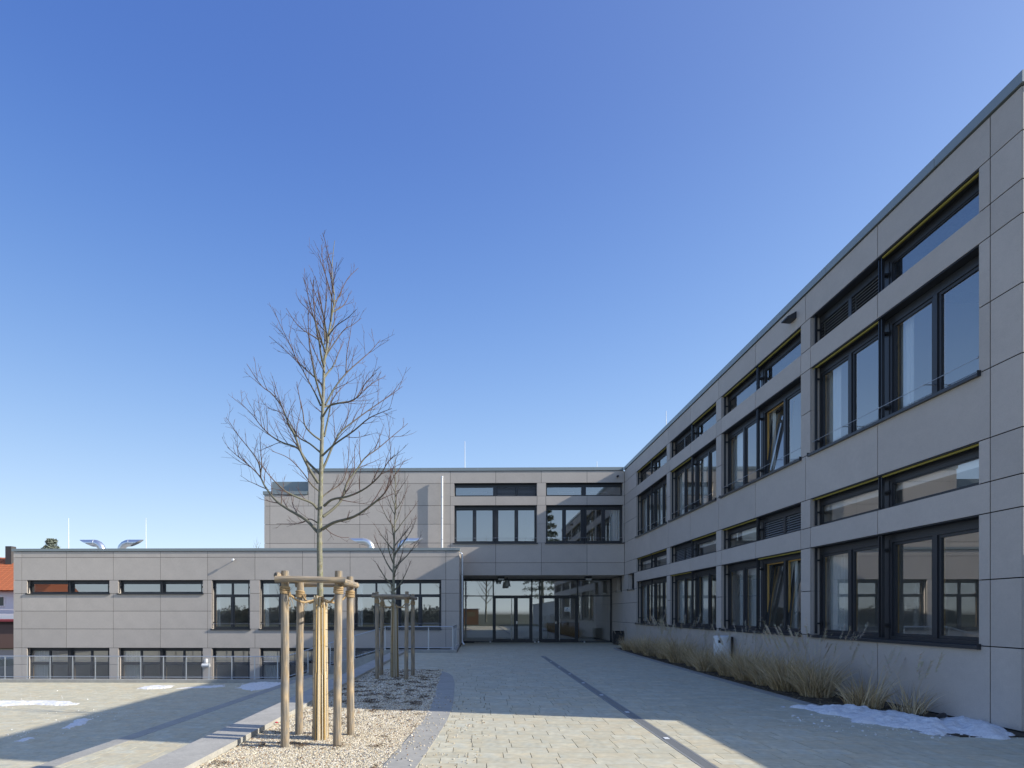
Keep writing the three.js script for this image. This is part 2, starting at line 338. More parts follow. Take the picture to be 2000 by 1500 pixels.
// ------------------------------------------------------------------ right wing
const Y = [0.02, 1.187, 2.186, 3.18, 3.645, 4.299, 5.337, 6.322, 7.299, 7.776, 8.46, 9.082];
{
  const b = thing('classroom_wing', 'long two-storey grey panelled wing with two rows of dark windows beside the grass bed', 'building', V(11.6, 0, -18));
  const zj = [...Array(9)].map((_, j) => 8.559 + 2.375 * j);          // panel joints
  const op = [...Array(4)].map((_, k) => [8.753 + 4.75 * k, 13.11 + 4.75 * k]);
  const holes = [];
  for (const [a, c] of op) holes.push([a, c, Y[9], Y[10]], [a, c, Y[6], Y[8]], [a, c, Y[4], Y[5]], [a, c, Y[1], Y[3]]);
  const small = [[27.75, 28.85], [30.15, 31.2]];
  for (const [a, c] of small) holes.push([a, c, 2.86, Y[4]]);
  core(b, FR, 8.12, 32.6, 0, 9.08, holes.filter(h => h[1] < 33));
  for (let i = 0; i < Y.length - 1; i++) panel(b, FR, 8.066, 8.559, Y[i], Y[i + 1]);
  for (const i of [0, 5, 10]) { // full bands
    for (let j = 0; j < 8; j++) panel(b, FR, zj[j], zj[j + 1], Y[i], Y[i + 1]);
    if (i) panel(b, FR, zj[8], 29.55, Y[i], Y[i + 1]); else { panel(b, FR, zj[8], 29.934, Y[0], Y[1]); panel(b, FR, 29.934, 32.3, Y[0], Y[1]); }
  }
  for (const i of [3, 8]) { // narrow bands between top light and window
    panel(b, FR, 8.559, 10.934, Y[i], Y[i + 1]); panel(b, FR, 10.934, 13.11, Y[i], Y[i + 1]);
    for (let k = 1; k < 4; k++) { panel(b, FR, op[k - 1][1], op[k][0], Y[i], Y[i + 1]); panel(b, FR, op[k][0], zj[2 * k + 1], Y[i], Y[i + 1]); panel(b, FR, zj[2 * k + 1], op[k][1], Y[i], Y[i + 1]); }
  }
  const piers = [[8.559, 8.753], [13.11, 13.503], [17.86, 18.253], [22.61, 23.003]];
  for (const i of [1, 2, 4, 6, 7, 9]) for (const [a, c] of piers) panel(b, FR, a, c, Y[i], Y[i + 1]);
  for (const i of [4, 6, 7, 8, 9]) panel(b, FR, op[3][1], 29.55, Y[i], Y[i + 1]);
  // round the two small windows
  for (const [a, c] of [[op[3][1], 29.934], [29.934, 32.3]]) panel(b, FR, a, c, Y[1], Y[2]);
  panel(b, FR, op[3][1], 29.5, Y[2], 2.86); panel(b, FR, 29.5, 32.3, Y[2], 2.86);
  for (const [a, c] of [[op[3][1], 27.75], [28.85, 29.5], [29.5, 30.15], [31.2, 32.3]]) panel(b, FR, a, c, 2.86, Y[4]);
  const C = [[0.0, 0.16]], CC = [[0.0, 0.2], [0.84, 1]];
  const G = (blind, curtain) => ({ kind: 'fixed', blind, curtain }), L = { kind: 'louvre' }, W = (blind, curtain, tilt) => ({ kind: 'casement', blind, curtain, tilt });
  // units listed from near to far
  const up = [[G(1), L], [G(1), G(1)], [G(1), L], [G(1), G(1)]], upW = [[W(0, [[0.86, 1]]), W(1, [[0.8, 1]])], [W(0, [[0.9, 1]], [0, 0.11]), W(0, [[0.62, 1]])], [W(0, [[0.85, 1]]), W(1, [[0.6, 1]])], [W(0, [[0.8, 1]]), W(0, [[0.6, 1]])]];
  const gd = [[G(1), G(1)], [L, G(1)], [G(1), L], [G(1), G(1)]], gdW = [[W(0, [[0, 0.1]]), W(0, [[0.62, 1]])], [W(1, [[0.36, 0.62]], [0.11, 0.11]), W(0, [[0.1, 0.85]])], [W(0, [[0.55, 1]]), W(1, [[0.45, 1]])], [W(0, [[0.3, 0.6]]), W(0, [[0.3, 1]])]];
  op.forEach(([a, c], k) => {
    windowPart(b, FR, { u0: a, u1: c, v0: Y[9], v1: Y[10], units: up[k] });
    windowPart(b, FR, { u0: a, u1: c, v0: Y[6], v1: Y[8], vm: Y[7], units: upW[k], sill: true, rods: 1 });
    windowPart(b, FR, { u0: a, u1: c, v0: Y[4], v1: Y[5], units: gd[k] });
    windowPart(b, FR, { u0: a, u1: c, v0: Y[1], v1: Y[3], vm: Y[2], units: gdW[k], sill: true });
  });
  for (const [a, c] of small) windowPart(b, FR, { u0: a, u1: c, v0: 2.86, v1: Y[4] - 0.002, units: [{ kind: 'fixed' }], sill: true, guides: false });
  // near end wall
  const ux = [7.628, 9.5, 11.875, 14.25, 15.6];
  for (let j = 0; j < 4; j++) for (let i = 0; i < Y.length - 1; i++) panel(b, FE, ux[j], ux[j + 1], Y[i], Y[i + 1]);
  core(b, FE, 7.68, 15.6, 0, 9.08, []);
  // roof, coping in sections, floors, partitions
  const cz = [8.02, 9.55, 12.5, 15.5, 18.5, 21.5, 24.5, 27.5, 29.53];
  for (let i = 0; i < cz.length - 1; i++) part(b, 'coping', bx(XW - 0.035, XW + 0.38, 9.10, 9.262, -(cz[i] + 0.004), -(cz[i + 1] - 0.004)), M.coping);
  part(b, 'coping', bx(XW + 0.385, 15.7, 9.10, 9.262, -8.03, -8.45), M.coping);
  part(b, 'roof', bx(XW + 0.1, 15.6, 8.86, 9.08, -8.2, -36), M.conc);
  part(b, 'floor_slab', bx(XW + 0.31, 15.6, 4.0, 4.25, -8.4, -36), M.inner);
  part(b, 'floor_slab', bx(XW + 0.31, 15.6, -0.2, 0.1, -8.4, -36), M.innerFloor);
  part(b, 'rear_wall', bx(15.61, 15.9, -0.2, 9.08, -8.3, -36), M.inner);
  for (const z of [8.42, 13.3, 18.05, 22.8, 27.5, 32.62]) for (const [y0, y1] of [[0.1, 4.0], [4.25, 8.86]]) part(b, 'partition', bx(XW + 0.32, 15.6, y0 + 0.001, y1 - 0.001, -z, -(z + 0.12)), M.inner);
  // small fixing rivets on the near panels
  const riv = [], r2 = rng(3);
  for (const m of b.children.filter(c => c.name === 'facade_panel')) {
    m.geometry.computeBoundingBox(); const q = m.geometry.boundingBox.clone().translate(V(11.6, 0, -18));
    if (q.max.z < -19.5 || q.max.x > 7.7) continue;
    const zs = q.max.z - q.min.z > 1 ? [0.03, 0.355, 0.645, 0.97] : [0.12, 0.88], ys = q.max.y - q.min.y > 0.7 ? [0.05, 0.5, 0.95] : [0.1, 0.9];
    for (const a of zs) for (const c of ys) { const g = new THREE.CylinderGeometry(0.007, 0.008, 0.003, 8); g.rotateZ(Math.PI / 2); g.translate(XW - 0.0015, lerp(q.min.y, q.max.y, c), lerp(q.min.z, q.max.z, a)); riv.push(g); }
  }
  part(b, 'rivets', riv, M.panels[2], { kind: 'stuff' });
  // dark gap line at the foot
  part(b, 'base_profile', bx(XW + 0.03, XW + 0.05, -0.3, 0.03, -8.08, -32.3), M.black);
  const o = thing('wall_lamp', 'small grey box lamp high on the long wing under its roof edge', 'lamp', V(XW, 8.72, -13.8));
  part(o, 'back_plate', bx(XW - 0.03, XW - 0.001, 8.74, 8.90, -13.68, -13.92), M.rail);
  { const s = new THREE.Shape([[0, 0], [0.2, 0.02], [0.2, 0.05], [0, 0.16]].map(q => new THREE.Vector2(...q))), g = new THREE.ExtrudeGeometry(s, { depth: 0.26, bevelEnabled: false }); g.scale(-1, 1, 1); { const ix = g.index; } g.translate(XW - 0.03, 8.73, -13.93); const p = g.attributes.position; const gg = g.index ? g.toNonIndexed() : g; const a = gg.attributes.position.array; for (let i = 0; i < a.length; i += 9) for (let k = 0; k < 3; k++) { const t = a[i + 3 + k]; a[i + 3 + k] = a[i + 6 + k]; a[i + 6 + k] = t; } gg.computeVertexNormals(); part(o, 'lamp_head', metreUV(gg), M.sill); }
}
// low annex past the near end, outside the frame: its shadow edges the sunlit paving
{
  const b = thing('low_annex', 'low rendered annex beside the near end of the long wing', 'building', V(10.5, 0, 4));
  part(b, 'wall', bx(8.6, 12.5, 0, 2.95, -7.9, 24), std(0.66, 0.64, 0.58, 0.9, { map: concTex }));
  part(b, 'coping', bx(8.57, 12.53, 2.951, 3.01, -7.93, 24.03), M.coping);
}

// ------------------------------------------------------------------ back wing with the entrance
{
  const b = thing('entrance_wing', 'two-storey grey panelled wing over the recessed glass entrance', 'building', V(-1.8, 0, -34));
  const A = [-1.242, 3.086], B = [3.539, 7.552];
  const holes = []; for (const o of [A, B]) holes.push([o[0], o[1], Y[9], Y[10]], [o[0], o[1], Y[6], Y[8]]);
  core(b, FB, -8.9, 7.6, 3.66, 9.08, holes.map(h => h));
  core(b, FB, -11.2, -8.9, 3.66, 7.88, []);
  for (const [a, c] of [[-8.569, -6.194], [-6.194, -3.819], [-3.819, -1.444]]) for (const [y0, y1] of [[Y[5], Y[6]], [Y[6], Y[7]], [Y[7], Y[8]], [Y[8], Y[10]], [Y[10], Y[11]]]) panel(b, FB, a, c, y0, y1);
  for (const [a, c] of [[-11.24, -10.94], [-10.94, -8.569]]) for (const [y0, y1] of [[Y[5], Y[6]], [Y[6], Y[7]], [Y[7], Y[8]]]) panel(b, FB, a, c, y0, y1);
  panel(b, FB, -11.24, -10.94, Y[8], 7.88); panel(b, FB, -10.94, -8.91, Y[8], 7.88); panel(b, FB, -8.91, -8.569, Y[8], Y[10]); panel(b, FB, -8.91, -8.569, Y[10], Y[11]);
  const xj = [-1.444, 0.931, 3.306, 5.681, 7.62];
  for (let j = 0; j < 4; j++) for (const [y0, y1] of [[Y[4], Y[5]], [Y[5], Y[6]], [Y[10], Y[11]]]) panel(b, FB, xj[j], xj[j + 1], y0, y1);
  for (const [a, c] of [[-1.444, 0.931], [0.931, A[1]], [A[1], B[0]], [B[0], 5.681], [5.681, 7.62]]) panel(b, FB, a, c, Y[8], Y[9]);
  for (const [a, c] of [[-1.444, A[0]], [A[1], B[0]], [B[1], 7.62]]) for (const i of [6, 7, 9]) panel(b, FB, a, c, Y[i], Y[i + 1], 0.003);
  const G = { kind: 'fixed' }, L = { kind: 'louvre' }, W = c => ({ kind: 'casement', curtain: c });
  windowPart(b, FB, { u0: A[0], u1: A[1], v0: Y[9], v1: Y[10], units: [G, L], guides: false });
  windowPart(b, FB, { u0: A[0], u1: A[1], v0: Y[6], v1: Y[8], vm: Y[7], units: [W(), W()], sill: true, rods: 1 });
  windowPart(b, FB, { u0: B[0], u1: B[1], v0: Y[9], v1: Y[10], units: [G, G], guides: false });
  windowPart(b, FB, { u0: B[0], u1: B[1], v0: Y[6], v1: Y[8], vm: Y[7], units: [W(), W([[0.7, 1]])], sill: true, rods: 1 });
  const cx = [-8.95, -6, -3, 0, 3, 6, 7.58];
  for (let i = 0; i < cx.length - 1; i++) part(b, 'coping', bx(cx[i] + 0.003, cx[i + 1] - 0.003, 9.10, 9.262, -(ZB - 0.035), -(ZB + 0.38)), M.coping);
  part(b, 'coping', bx(-8.953, -8.57, 9.10, 9.262, -(ZB + 0.385), -38), M.coping);
  part(b, 'coping', bx(-11.30, -8.955, 7.90, 8.075, -(ZB - 0.035), -(ZB + 0.38)), M.coping);
  part(b, 'roof_upstand', bx(-11.05, -8.96, 8.078, 8.72, -(ZB + 0.62), -37), M.coping);
  part(b, 'roof', bx(-8.85, 7.65, 8.86, 9.08, -(ZB + 0.31), -38), M.conc);
  part(b, 'roof', bx(-11.2, -8.86, 7.7, 7.88, -(ZB + 0.31), -38), M.conc);
  part(b, 'side_wall', bx(-8.9, -8.6, 7.885, 9.08, -(ZB + 0.31), -38), M.panels[0]);
  part(b, 'side_wall', bx(-11.2, -10.9, 3.7, 7.69, -(ZB + 0.31), -38), M.panels[2]);
  part(b, 'rear_wall', bx(-11.2, 7.9, -0.2, 8.85, -38, -38.3), M.inner);
  part(b, 'floor_slab', bx(-11.2, 7.92, 4.0, 4.3, -(ZB + 0.31), -37.99), M.inner);
  part(b, 'partition', bx(-1.6, -1.45, 4.301, 8.85, -(ZB + 0.32), -37.98), M.inner);
  part(b, 'partition', bx(3.25, 3.37, 4.301, 8.85, -(ZB + 0.32), -37.98), M.inner);
  part(b, 'partition', bx(7.66, 7.78, 4.301, 8.85, -(ZB + 0.32), -37.98), M.inner);
  // a few ceiling lamps behind the glass
  const lamp = std(0.85, 0.85, 0.82, 0.5);
  for (const x of [-0.4, 1.4, 2.4, 4.4, 6.2]) for (const z of [31.2, 33.6]) part(b, 'ceiling_light', bx(x, x + 0.9, 8.3, 8.34, -z, -(z + 0.12)), lamp);
  // soffit over the recess
  for (let i = 0; i < 4; i++) part(b, 'soffit_panel', bx([-0.9, 0.931, 3.306, 5.681][i] + 0.004, [0.931, 3.306, 5.681, 7.6][i] - 0.004, 3.648, 3.66, -(ZB + 0.013), -(ZD + 0.1)), M.soffit);
  // entrance hall
  part(b, 'hall_floor', bx(-0.9, 7.92, -0.2, 0.02, -(ZD + 0.09), -43), std(0.14, 0.14, 0.14, 0.5));
  part(b, 'hall_wall', bx(-1.1, -0.9, -0.2, 3.98, -(ZD + 0.09), -43), M.inner);
  part(b, 'hall_wall', bx(7.93, 8.1, -0.2, 3.98, -(ZD + 0.3), -43), M.inner);
  part(b, 'hall_wall', bx(-1.1, 8.1, -0.2, 3.98, -43.01, -43.3), M.inner);
  part(b, 'hall_ceiling', bx(-1.1, 8.1, 3.7, 3.99, -(ZD + 0.11), -43.2), M.inner);
  part(b, 'hall_counter', bx(4.6, 6.6, 0.021, 1.05, -37, -37.7), std(0.24, 0.14, 0.07, 0.6));
  // glazed front: posts, rails, panes, two double doors
  const u = [-0.90, 0.88, 3.08, 3.53, 5.68, 7.60], T = 2.65, H = 3.62;
  const bars = [fb(FD, u[0], u[5], H - 0.06, H, -0.09, 0), fb(FD, u[0], u[5], 0.004, 0.05, -0.09, 0), fb(FD, u[0], u[5], T - 0.03, T + 0.03, -0.085, -0.005)];
  for (const x of u) bars.push(fb(FD, clamp(x - 0.035, -0.9, 7.53), clamp(x - 0.035, -0.9, 7.53) + 0.07, 0.051, H - 0.061, -0.088, 0.003));
  const gf = part(b, 'entrance_glazing', bars, M.frame);
  for (let i = 0; i < 5; i++) {
    part(gf, 'pane', paneG(FD, u[i] + 0.036, u[i + 1] - 0.036, T + 0.031, H - 0.061, -0.045), M.glass);
    if (i !== 1 && i !== 3) part(gf, 'pane', paneG(FD, u[i] + 0.036, u[i + 1] - 0.036, 0.051, T - 0.031, -0.045), M.glass);
  }
  for (const [a, m, c, hx] of [[u[1] + 0.036, 2.17, u[2] - 0.036, 1.93], [u[3] + 0.036, 4.50, u[4] - 0.036, 4.64]]) for (const [p, q] of [[a, m - 0.003], [m + 0.003, c]]) {
    const d = part(b, 'door', ring(FD, p + 0.002, q - 0.002, 0.055, T - 0.034, -0.08, -0.012, 0.105, 0.14), M.frame);
    part(d, 'pane', paneG(FD, p + 0.106, q - 0.106, 0.19, T - 0.138, -0.045), M.glass);
    if (hx > p && hx < q) {
      const g = [cyl(FD.p(hx, 0.12, 0.06), FD.p(hx, 2.5, 0.06), 0.018, 0.018, 12)];
      for (const y of [0.35, 1.3, 2.3]) g.push(cyl(FD.p(hx, y, 0.06), FD.p(hx, y, -0.015), 0.01, 0.01, 8));
      part(d, 'pull_bar', g, M.steel);
    } else part(d, 'lock', fb(FD, (p > a ? p + 0.03 : q - 0.07), (p > a ? p + 0.07 : q - 0.03), 1.05, 1.2, -0.012, 0.01), M.steel);
  }
  // ordinary things at the entrance
  const paper = new THREE.CanvasTexture(Object.assign(document.createElement('canvas'), { width: 128, height: 96 }));
  { const c = paper.image.getContext('2d'); c.fillStyle = '#f2f2ee'; c.fillRect(0, 0, 128, 96); c.fillStyle = '#8fb0c8'; c.beginPath(); c.moveTo(64, 18); c.lineTo(92, 48); c.lineTo(36, 48); c.fill(); c.fillStyle = '#6a7a84'; for (let i = 0; i < 3; i++) c.fillRect(24, 58 + i * 11, 80 - i * 12, 4); paper.colorSpace = THREE.SRGBColorSpace; }
  const sg = fb(FD, 4.93, 5.28, 1.76, 2.02, -0.044, -0.040); sg.setAttribute('uv', new THREE.BufferAttribute(new Float32Array(Array(6).fill([0, 1, 1, 1, 0, 0, 1, 0]).flat()), 2));
  solo('paper_notice', 'white paper notice stuck to the right-hand entrance door', 'notice', sg, std(0.95, 0.95, 0.95, 0.8, { map: paper }), FD.p(5.1, 1.76, -0.042));
  for (const x of [1.25, 5.95]) {
    const o = thing('soffit_spotlight', x < 3 ? 'black double spotlight under the soffit over the left-hand entrance doors' : 'black double spotlight under the soffit over the right-hand entrance doors', 'lamp', V(x, 3.5, -30.6), 'spotlights under the entrance soffit');
    part(o, 'housing', bx(x - 0.17, x + 0.17, 3.56, 3.645, -30.45, -30.75), M.black);
    for (const s of [-0.08, 0.08]) { const g = new THREE.BoxGeometry(0.13, 0.09, 0.14); g.rotateX(0.35); g.translate(x + s, 3.505, -30.5); part(o, 'lamp_head', metreUV(g), M.white); }
  }
  { const o = thing('hanging_lamp', 'grey hanging bell-shaped lamp in front of the entrance glazing', 'lamp', V(1.62, 3.2, -31.4));
    part(o, 'stem', cyl(V(1.62, 3.50, -31.4), V(1.62, 3.646, -31.4), 0.03, 0.03, 10), M.black);
    part(o, 'shade', cyl(V(1.62, 3.14, -31.4), V(1.62, 3.50, -31.4), 0.19, 0.13, 24), M.sill.clone()).material.color.setRGB(0.42, 0.43, 0.41); }
  solo('door_mat', 'dark rubber mat on the paving at the left foot of the entrance glazing', 'mat', bx(-0.86, -0.2, 0.012, 0.026, -(ZD - 0.9), -(ZD - 0.15)), std(0.05, 0.045, 0.04, 0.9), V(-0.5, 0.012, -(ZD - 0.5)));
  [0.7, 3.22, 3.42, 6.0].forEach((x, i) => { const o = thing('door_stop', 'small white door stop on the paving before the glass entrance', 'door stop', V(x, 0.012, -(ZD - 0.35)), 'door stops before the entrance'); part(o, 'post', cyl(V(x, 0.012, -(ZD - 0.35)), V(x, 0.07, -(ZD - 0.35)), 0.05, 0.04, 12), M.white); part(o, 'cap', cyl(V(x, 0.0705, -(ZD - 0.35)), V(x, 0.10, -(ZD - 0.35)), 0.045, 0.03, 12), M.steel); });
  // round lamp on the wall
  { const o = thing('wall_lamp', 'small dark round lamp on the entrance wing wall by the inner corner', 'lamp', V(7.25, 8.77, -ZB)); part(o, 'socket', cyl(FB.p(7.25, 8.77, 0.001), FB.p(7.25, 8.77, 0.1), 0.05, 0.05, 14), M.rail); part(o, 'lens', cyl(FB.p(7.25, 8.77, 0.1005), FB.p(7.25, 8.77, 0.15), 0.06, 0.05, 14), M.black); }
  // stand-off pipe
  { const o = thing('vent_pipe', 'tall white standpipe fixed in front of the entrance wing wall above the low roof', 'pipe', V(-1.86, 4.8, -(ZB - 0.195))); const q = (y, n) => FB.p(-1.86, y, n);
    part(o, 'pipe', cyl(q(4.72, 0.195), q(8.72, 0.195), 0.052, 0.052, 16), M.white); part(o, 'cap', cyl(q(8.721, 0.195), q(8.78, 0.195), 0.065, 0.06, 16), M.white);
    for (const y of [5.5, 6.6, 7.7]) part(o, 'bracket', [cyl(q(y, 0.002), q(y, 0.16), 0.009, 0.009, 6), cyl(q(y - 0.02, 0.195), q(y + 0.02, 0.195), 0.058, 0.058, 16)], M.galv); }
}

// ------------------------------------------------------------------ low building on the left
{
  const b = thing('low_school_block', 'low flat-roofed grey panelled block behind the terrace railing', 'building', V(-12, -1.3, -33));
  const cs = [-23.275, -22.85, -20.586, -18.211, -15.836, -13.461, -11.086, -8.711, -6.336, -3.961, -1.586, -0.92];
  const strip = [[-22.59, -18.41], [-17.96, -13.70]], main = [[-13.25, -11.34], [-10.85, -6.88], [-6.13, -1.81]], base = [...strip, ...main];
  const holes = [...strip.map(o => [...o, 2.654, 3.317]), ...main.map(o => [...o, 0.88, 3.317]), ...base.map(o => [...o, -2.55, -0.065])];
  core(b, FL, -23.23, -0.96, -3.3, 4.74, holes);
  for (let j = 0; j < cs.length - 1; j++) for (const [y0, y1] of [[4.451, 4.745], [3.317, 4.451], [-0.065, 0.88]]) panel(b, FL, cs[j], cs[j + 1], y0, y1);
  for (let j = 0; j < 5; j++) for (const [y0, y1] of [[0.88, 1.771], [1.771, 2.654]]) panel(b, FL, cs[j], cs[j + 1], y0, y1);
  for (const [a, c] of [[-23.275, -22.85], [-22.85, -22.59], [-18.41, -17.96], [-13.70, -13.461]]) panel(b, FL, a, c, 2.654, 3.317);
  for (const [a, c] of [[-13.461, -13.25], [-11.34, -10.85], [-6.88, -6.13], [-1.81, -1.586], [-1.586, -0.92]]) for (const [y0, y1] of [[0.88, 1.771], [1.771, 2.654], [2.654, 3.317]]) panel(b, FL, a, c, y0, y1);
  for (const [a, c] of [[-23.275, -22.85], [-22.85, -22.59], [-18.41, -17.96], [-13.70, -13.25], [-11.34, -10.85], [-6.88, -6.13], [-1.81, -0.92]]) for (const [y0, y1] of [[-0.9, -0.065], [-1.8, -0.9], [-3.2, -1.8]]) panel(b, FL, a, c, y0, y1);
  const G = c => ({ kind: 'fixed', curtain: c }), T = c => ({ kind: 'toplight', curtain: c });
  for (const o of strip) windowPart(b, FL, { u0: o[0], u1: o[1], v0: 2.654, v1: 3.317, units: [G(), G()], sill: true });
  main.forEach((o, i) => windowPart(b, FL, { u0: o[0], u1: o[1], v0: 0.88, v1: 3.317, vm: 2.0, units: i ? [T([[0, 0.14]]), T()] : [T([[0, 0.1]])], sill: true, rods: 1 }));
  base.forEach((o, i) => windowPart(b, FL, { u0: o[0], u1: o[1], v0: -2.55, v1: -0.065, vm: -0.9, units: i === 2 ? [T()] : [T([[0.0, 0.5]]), T()], sill: true }));
  // side wall towards the entrance
  for (const [a, c] of [[27.945, 30.3], [30.3, 32.3]]) for (const [y0, y1] of [[0.02, 0.88], [0.88, 1.771], [1.771, 2.654], [2.654, 3.317], [3.317, 4.451], [4.451, 4.745]]) panel(b, FS, a, c, y0, y1);
  core(b, FS, 28.3, 32.4, -0.2, 4.74, []);
  // left end, roof, coping, rooms
  part(b, 'end_wall', bx(-23.23, -22.95, -3.3, 4.74, -(ZL + 0.301), -37), M.panels[2]);
  const cc = [-23.34, -19.6, -15.9, -12.2, -8.5, -4.8, -0.88];
  for (let i = 0; i < cc.length - 1; i++) part(b, 'coping', bx(cc[i] + 0.003, cc[i + 1] - 0.003, 4.765, 4.895, -(ZL - 0.045), -(ZL + 0.36)), M.coping);
  part(b, 'coping', bx(-1.25, -0.879, 4.765, 4.895, -(ZL + 0.365), -(ZB - 0.012)), M.coping);
  part(b, 'coping', bx(-23.34, -22.9, 4.765, 4.895, -(ZL + 0.365), -37), M.coping);
  part(b, 'roof', bx(-22.94, -1.25, 4.50, 4.72, -(ZL + 0.301), -(ZB + 0.05)), M.conc);
  part(b, 'roof', bx(-22.94, -11.3, 4.50, 4.72, -(ZB + 0.05), -37), M.conc);
  part(b, 'ceiling', bx(-22.94, -1.25, 4.2, 4.4, -(ZL + 0.302), -37), M.inner);
  part(b, 'floor_slab', bx(-22.94, -1.25, -0.01, 0.28, -(ZL + 0.302), -37), M.inner);
  part(b, 'floor_slab', bx(-22.94, -1.25, -3.6, -3.3, -(ZL + 0.302), -37), M.innerFloor);
  part(b, 'rear_wall', bx(-22.94, -1.25, -3.3, 4.49, -35, -35.3), M.inner);
  for (const x of [-22.9, -18.2, -13.5, -11.1, -6.6, -1.3]) for (const [y0, y1] of [[-3.3, -0.02], [0.29, 4.19]]) part(b, 'partition', bx(x, x + 0.12, y0 + 0.001, y1, -(ZL + 0.31), -34.99), M.inner);
  { const o = thing('rainwater_pipe', 'zinc downpipe at the corner of the low block beside the entrance', 'pipe', V(-0.78, 0, -28.3)); const z = -28.25;
    part(o, 'pipe', tube([V(-0.93, 4.66, z), V(-0.85, 4.68, z), V(-0.79, 4.60, z), V(-0.78, 4.4, z), V(-0.78, 0.35, z), V(-0.77, 0.2, z + 0.01), V(-0.68, 0.10, z + 0.06)], Array(7).fill(0.05), 14), M.pipe);
    for (const y of [0.9, 2.2, 3.6]) part(o, 'clip', cyl(V(-0.78, y - 0.02, z), V(-0.78, y + 0.02, z), 0.058, 0.058, 14), M.galv); }
  { const o = thing('wall_lamp', 'small black and white spot lamp casting a long streak of shadow on the low block', 'lamp', V(-12.1, 4.3, -ZL)); const q = n => FL.p(-12.1, 4.31, n);
    part(o, 'arm', cyl(q(0.001), q(0.17), 0.02, 0.02, 10), M.black); part(o, 'lamp_head', cyl(q(0.171), q(0.25), 0.06, 0.05, 16), M.white); }
  { const o = thing('wall_box', 'white cylindrical box on the pier of the low block just above the railing', 'lamp', V(-13.48, -1.0, -(ZL - 0.15))); part(o, 'drum', cyl(V(-13.66, -0.92, -(ZL - 0.14)), V(-13.30, -0.92, -(ZL - 0.14)), 0.10, 0.10, 18), M.white); part(o, 'bracket', bx(-13.52, -13.44, -0.78, -0.60, -(ZL - 0.001), -(ZL - 0.2)), M.white); }
  // roof ducts
  const duct = (x, z, dir, label) => {
    const o = thing('roof_duct', label, 'duct', V(x, 4.7, -z), 'bent ducts on the low roof'), r = 0.18;
    const q = [V(x, 4.70, -z), V(x, 5.0, -z), V(x + dir * 0.05, 5.14, -z), V(x + dir * 0.17, 5.27, -z), V(x + dir * 0.32, 5.34, -z), V(x + dir * 0.44, 5.35, -z)];
    part(o, 'bend', tube(q, q.map(() => r), 20), M.duct);
    part(o, 'collar', [cyl(V(x + dir * 0.40, 5.35, -z), V(x + dir * 0.45, 5.35, -z), r + 0.012, r + 0.012, 20), cyl(V(x, 4.95, -z), V(x, 4.99, -z), r + 0.012, r + 0.012, 20)], M.duct);
    // mitred mouth: cut slanting, upper lip longest
    const n = 24, pos = [], nor = [], idx = [], uv = [];
    for (let i = 0; i <= n; i++) { const a = i / n * Math.PI * 2, cy = Math.sin(a), cz = Math.cos(a); for (const k of [0, 1]) { const ext = k ? 0.40 + 0.34 * cy : 0; pos.push(x + dir * (0.45 + ext), 5.35 + cy * r, -z + cz * r); nor.push(0, cy, cz); uv.push(i / n, k); } }
    for (let i = 0; i < n; i++) idx.push(...(dir < 0 ? [2 * i, 2 * i + 2, 2 * i + 1, 2 * i + 1, 2 * i + 2, 2 * i + 3] : [2 * i, 2 * i + 1, 2 * i + 2, 2 * i + 1, 2 * i + 3, 2 * i + 2]));
    const g = new THREE.BufferGeometry(); g.setAttribute('position', new THREE.Float32BufferAttribute(pos, 3)); g.setAttribute('normal', new THREE.Float32BufferAttribute(nor, 3)); g.setAttribute('uv', new THREE.Float32BufferAttribute(uv, 2)); g.setIndex(idx);
    part(o, 'mouth', g, M.duct);
  };
  duct(-19.75, 29.4, -1, 'galvanised duct opening to the left of its neighbour at the low roof end');
  duct(-18.75, 29.4, 1, 'galvanised duct with its dark slanted mouth facing the bare tree');
  duct(-5.45, 28.9, -1, 'galvanised duct between the two trees with its mouth to the left');
  duct(-3.98, 28.9, 1, 'galvanised duct seen through the branches of the rear tree');
}
// lightning rods
[[134, 1012, 29, 4.7, 'low'], [285, 1012, 29, 4.7, 'low'], [908, 862, 31, 9.05, 'high'], [1166, 901, 31, 9.05, 'high']].forEach(([x, y, Z, y0, k]) => {
  const t = atDepth(x, y, Z), o = thing('lightning_rod', k === 'low' ? 'thin white lightning rod standing on the roof of the low block' : 'thin white lightning rod standing on the roof of the entrance wing', 'lightning rod', V(t.x, y0, t.z), k === 'low' ? 'lightning rods on the low roof' : 'lightning rods on the entrance wing');
  part(o, 'rod', cyl(V(t.x, y0, t.z), t, 0.022, 0.012, 8), M.white);
  part(o, 'foot', cyl(V(t.x, y0 + 0.001, t.z), V(t.x, y0 + 0.12, t.z), 0.14, 0.12, 14), M.conc);
});
{ const t = V(8.6, 10.9, -26), o = thing('lightning_rod', 'thin white lightning rod standing on the roof of the long classroom wing', 'lightning rod', V(8.6, 9.05, -26)); part(o, 'rod', cyl(V(8.6, 9.08, -26), t, 0.02, 0.012, 8), M.white); part(o, 'foot', cyl(V(8.6, 9.081, -26), V(8.6, 9.2, -26), 0.14, 0.12, 14), M.conc); }

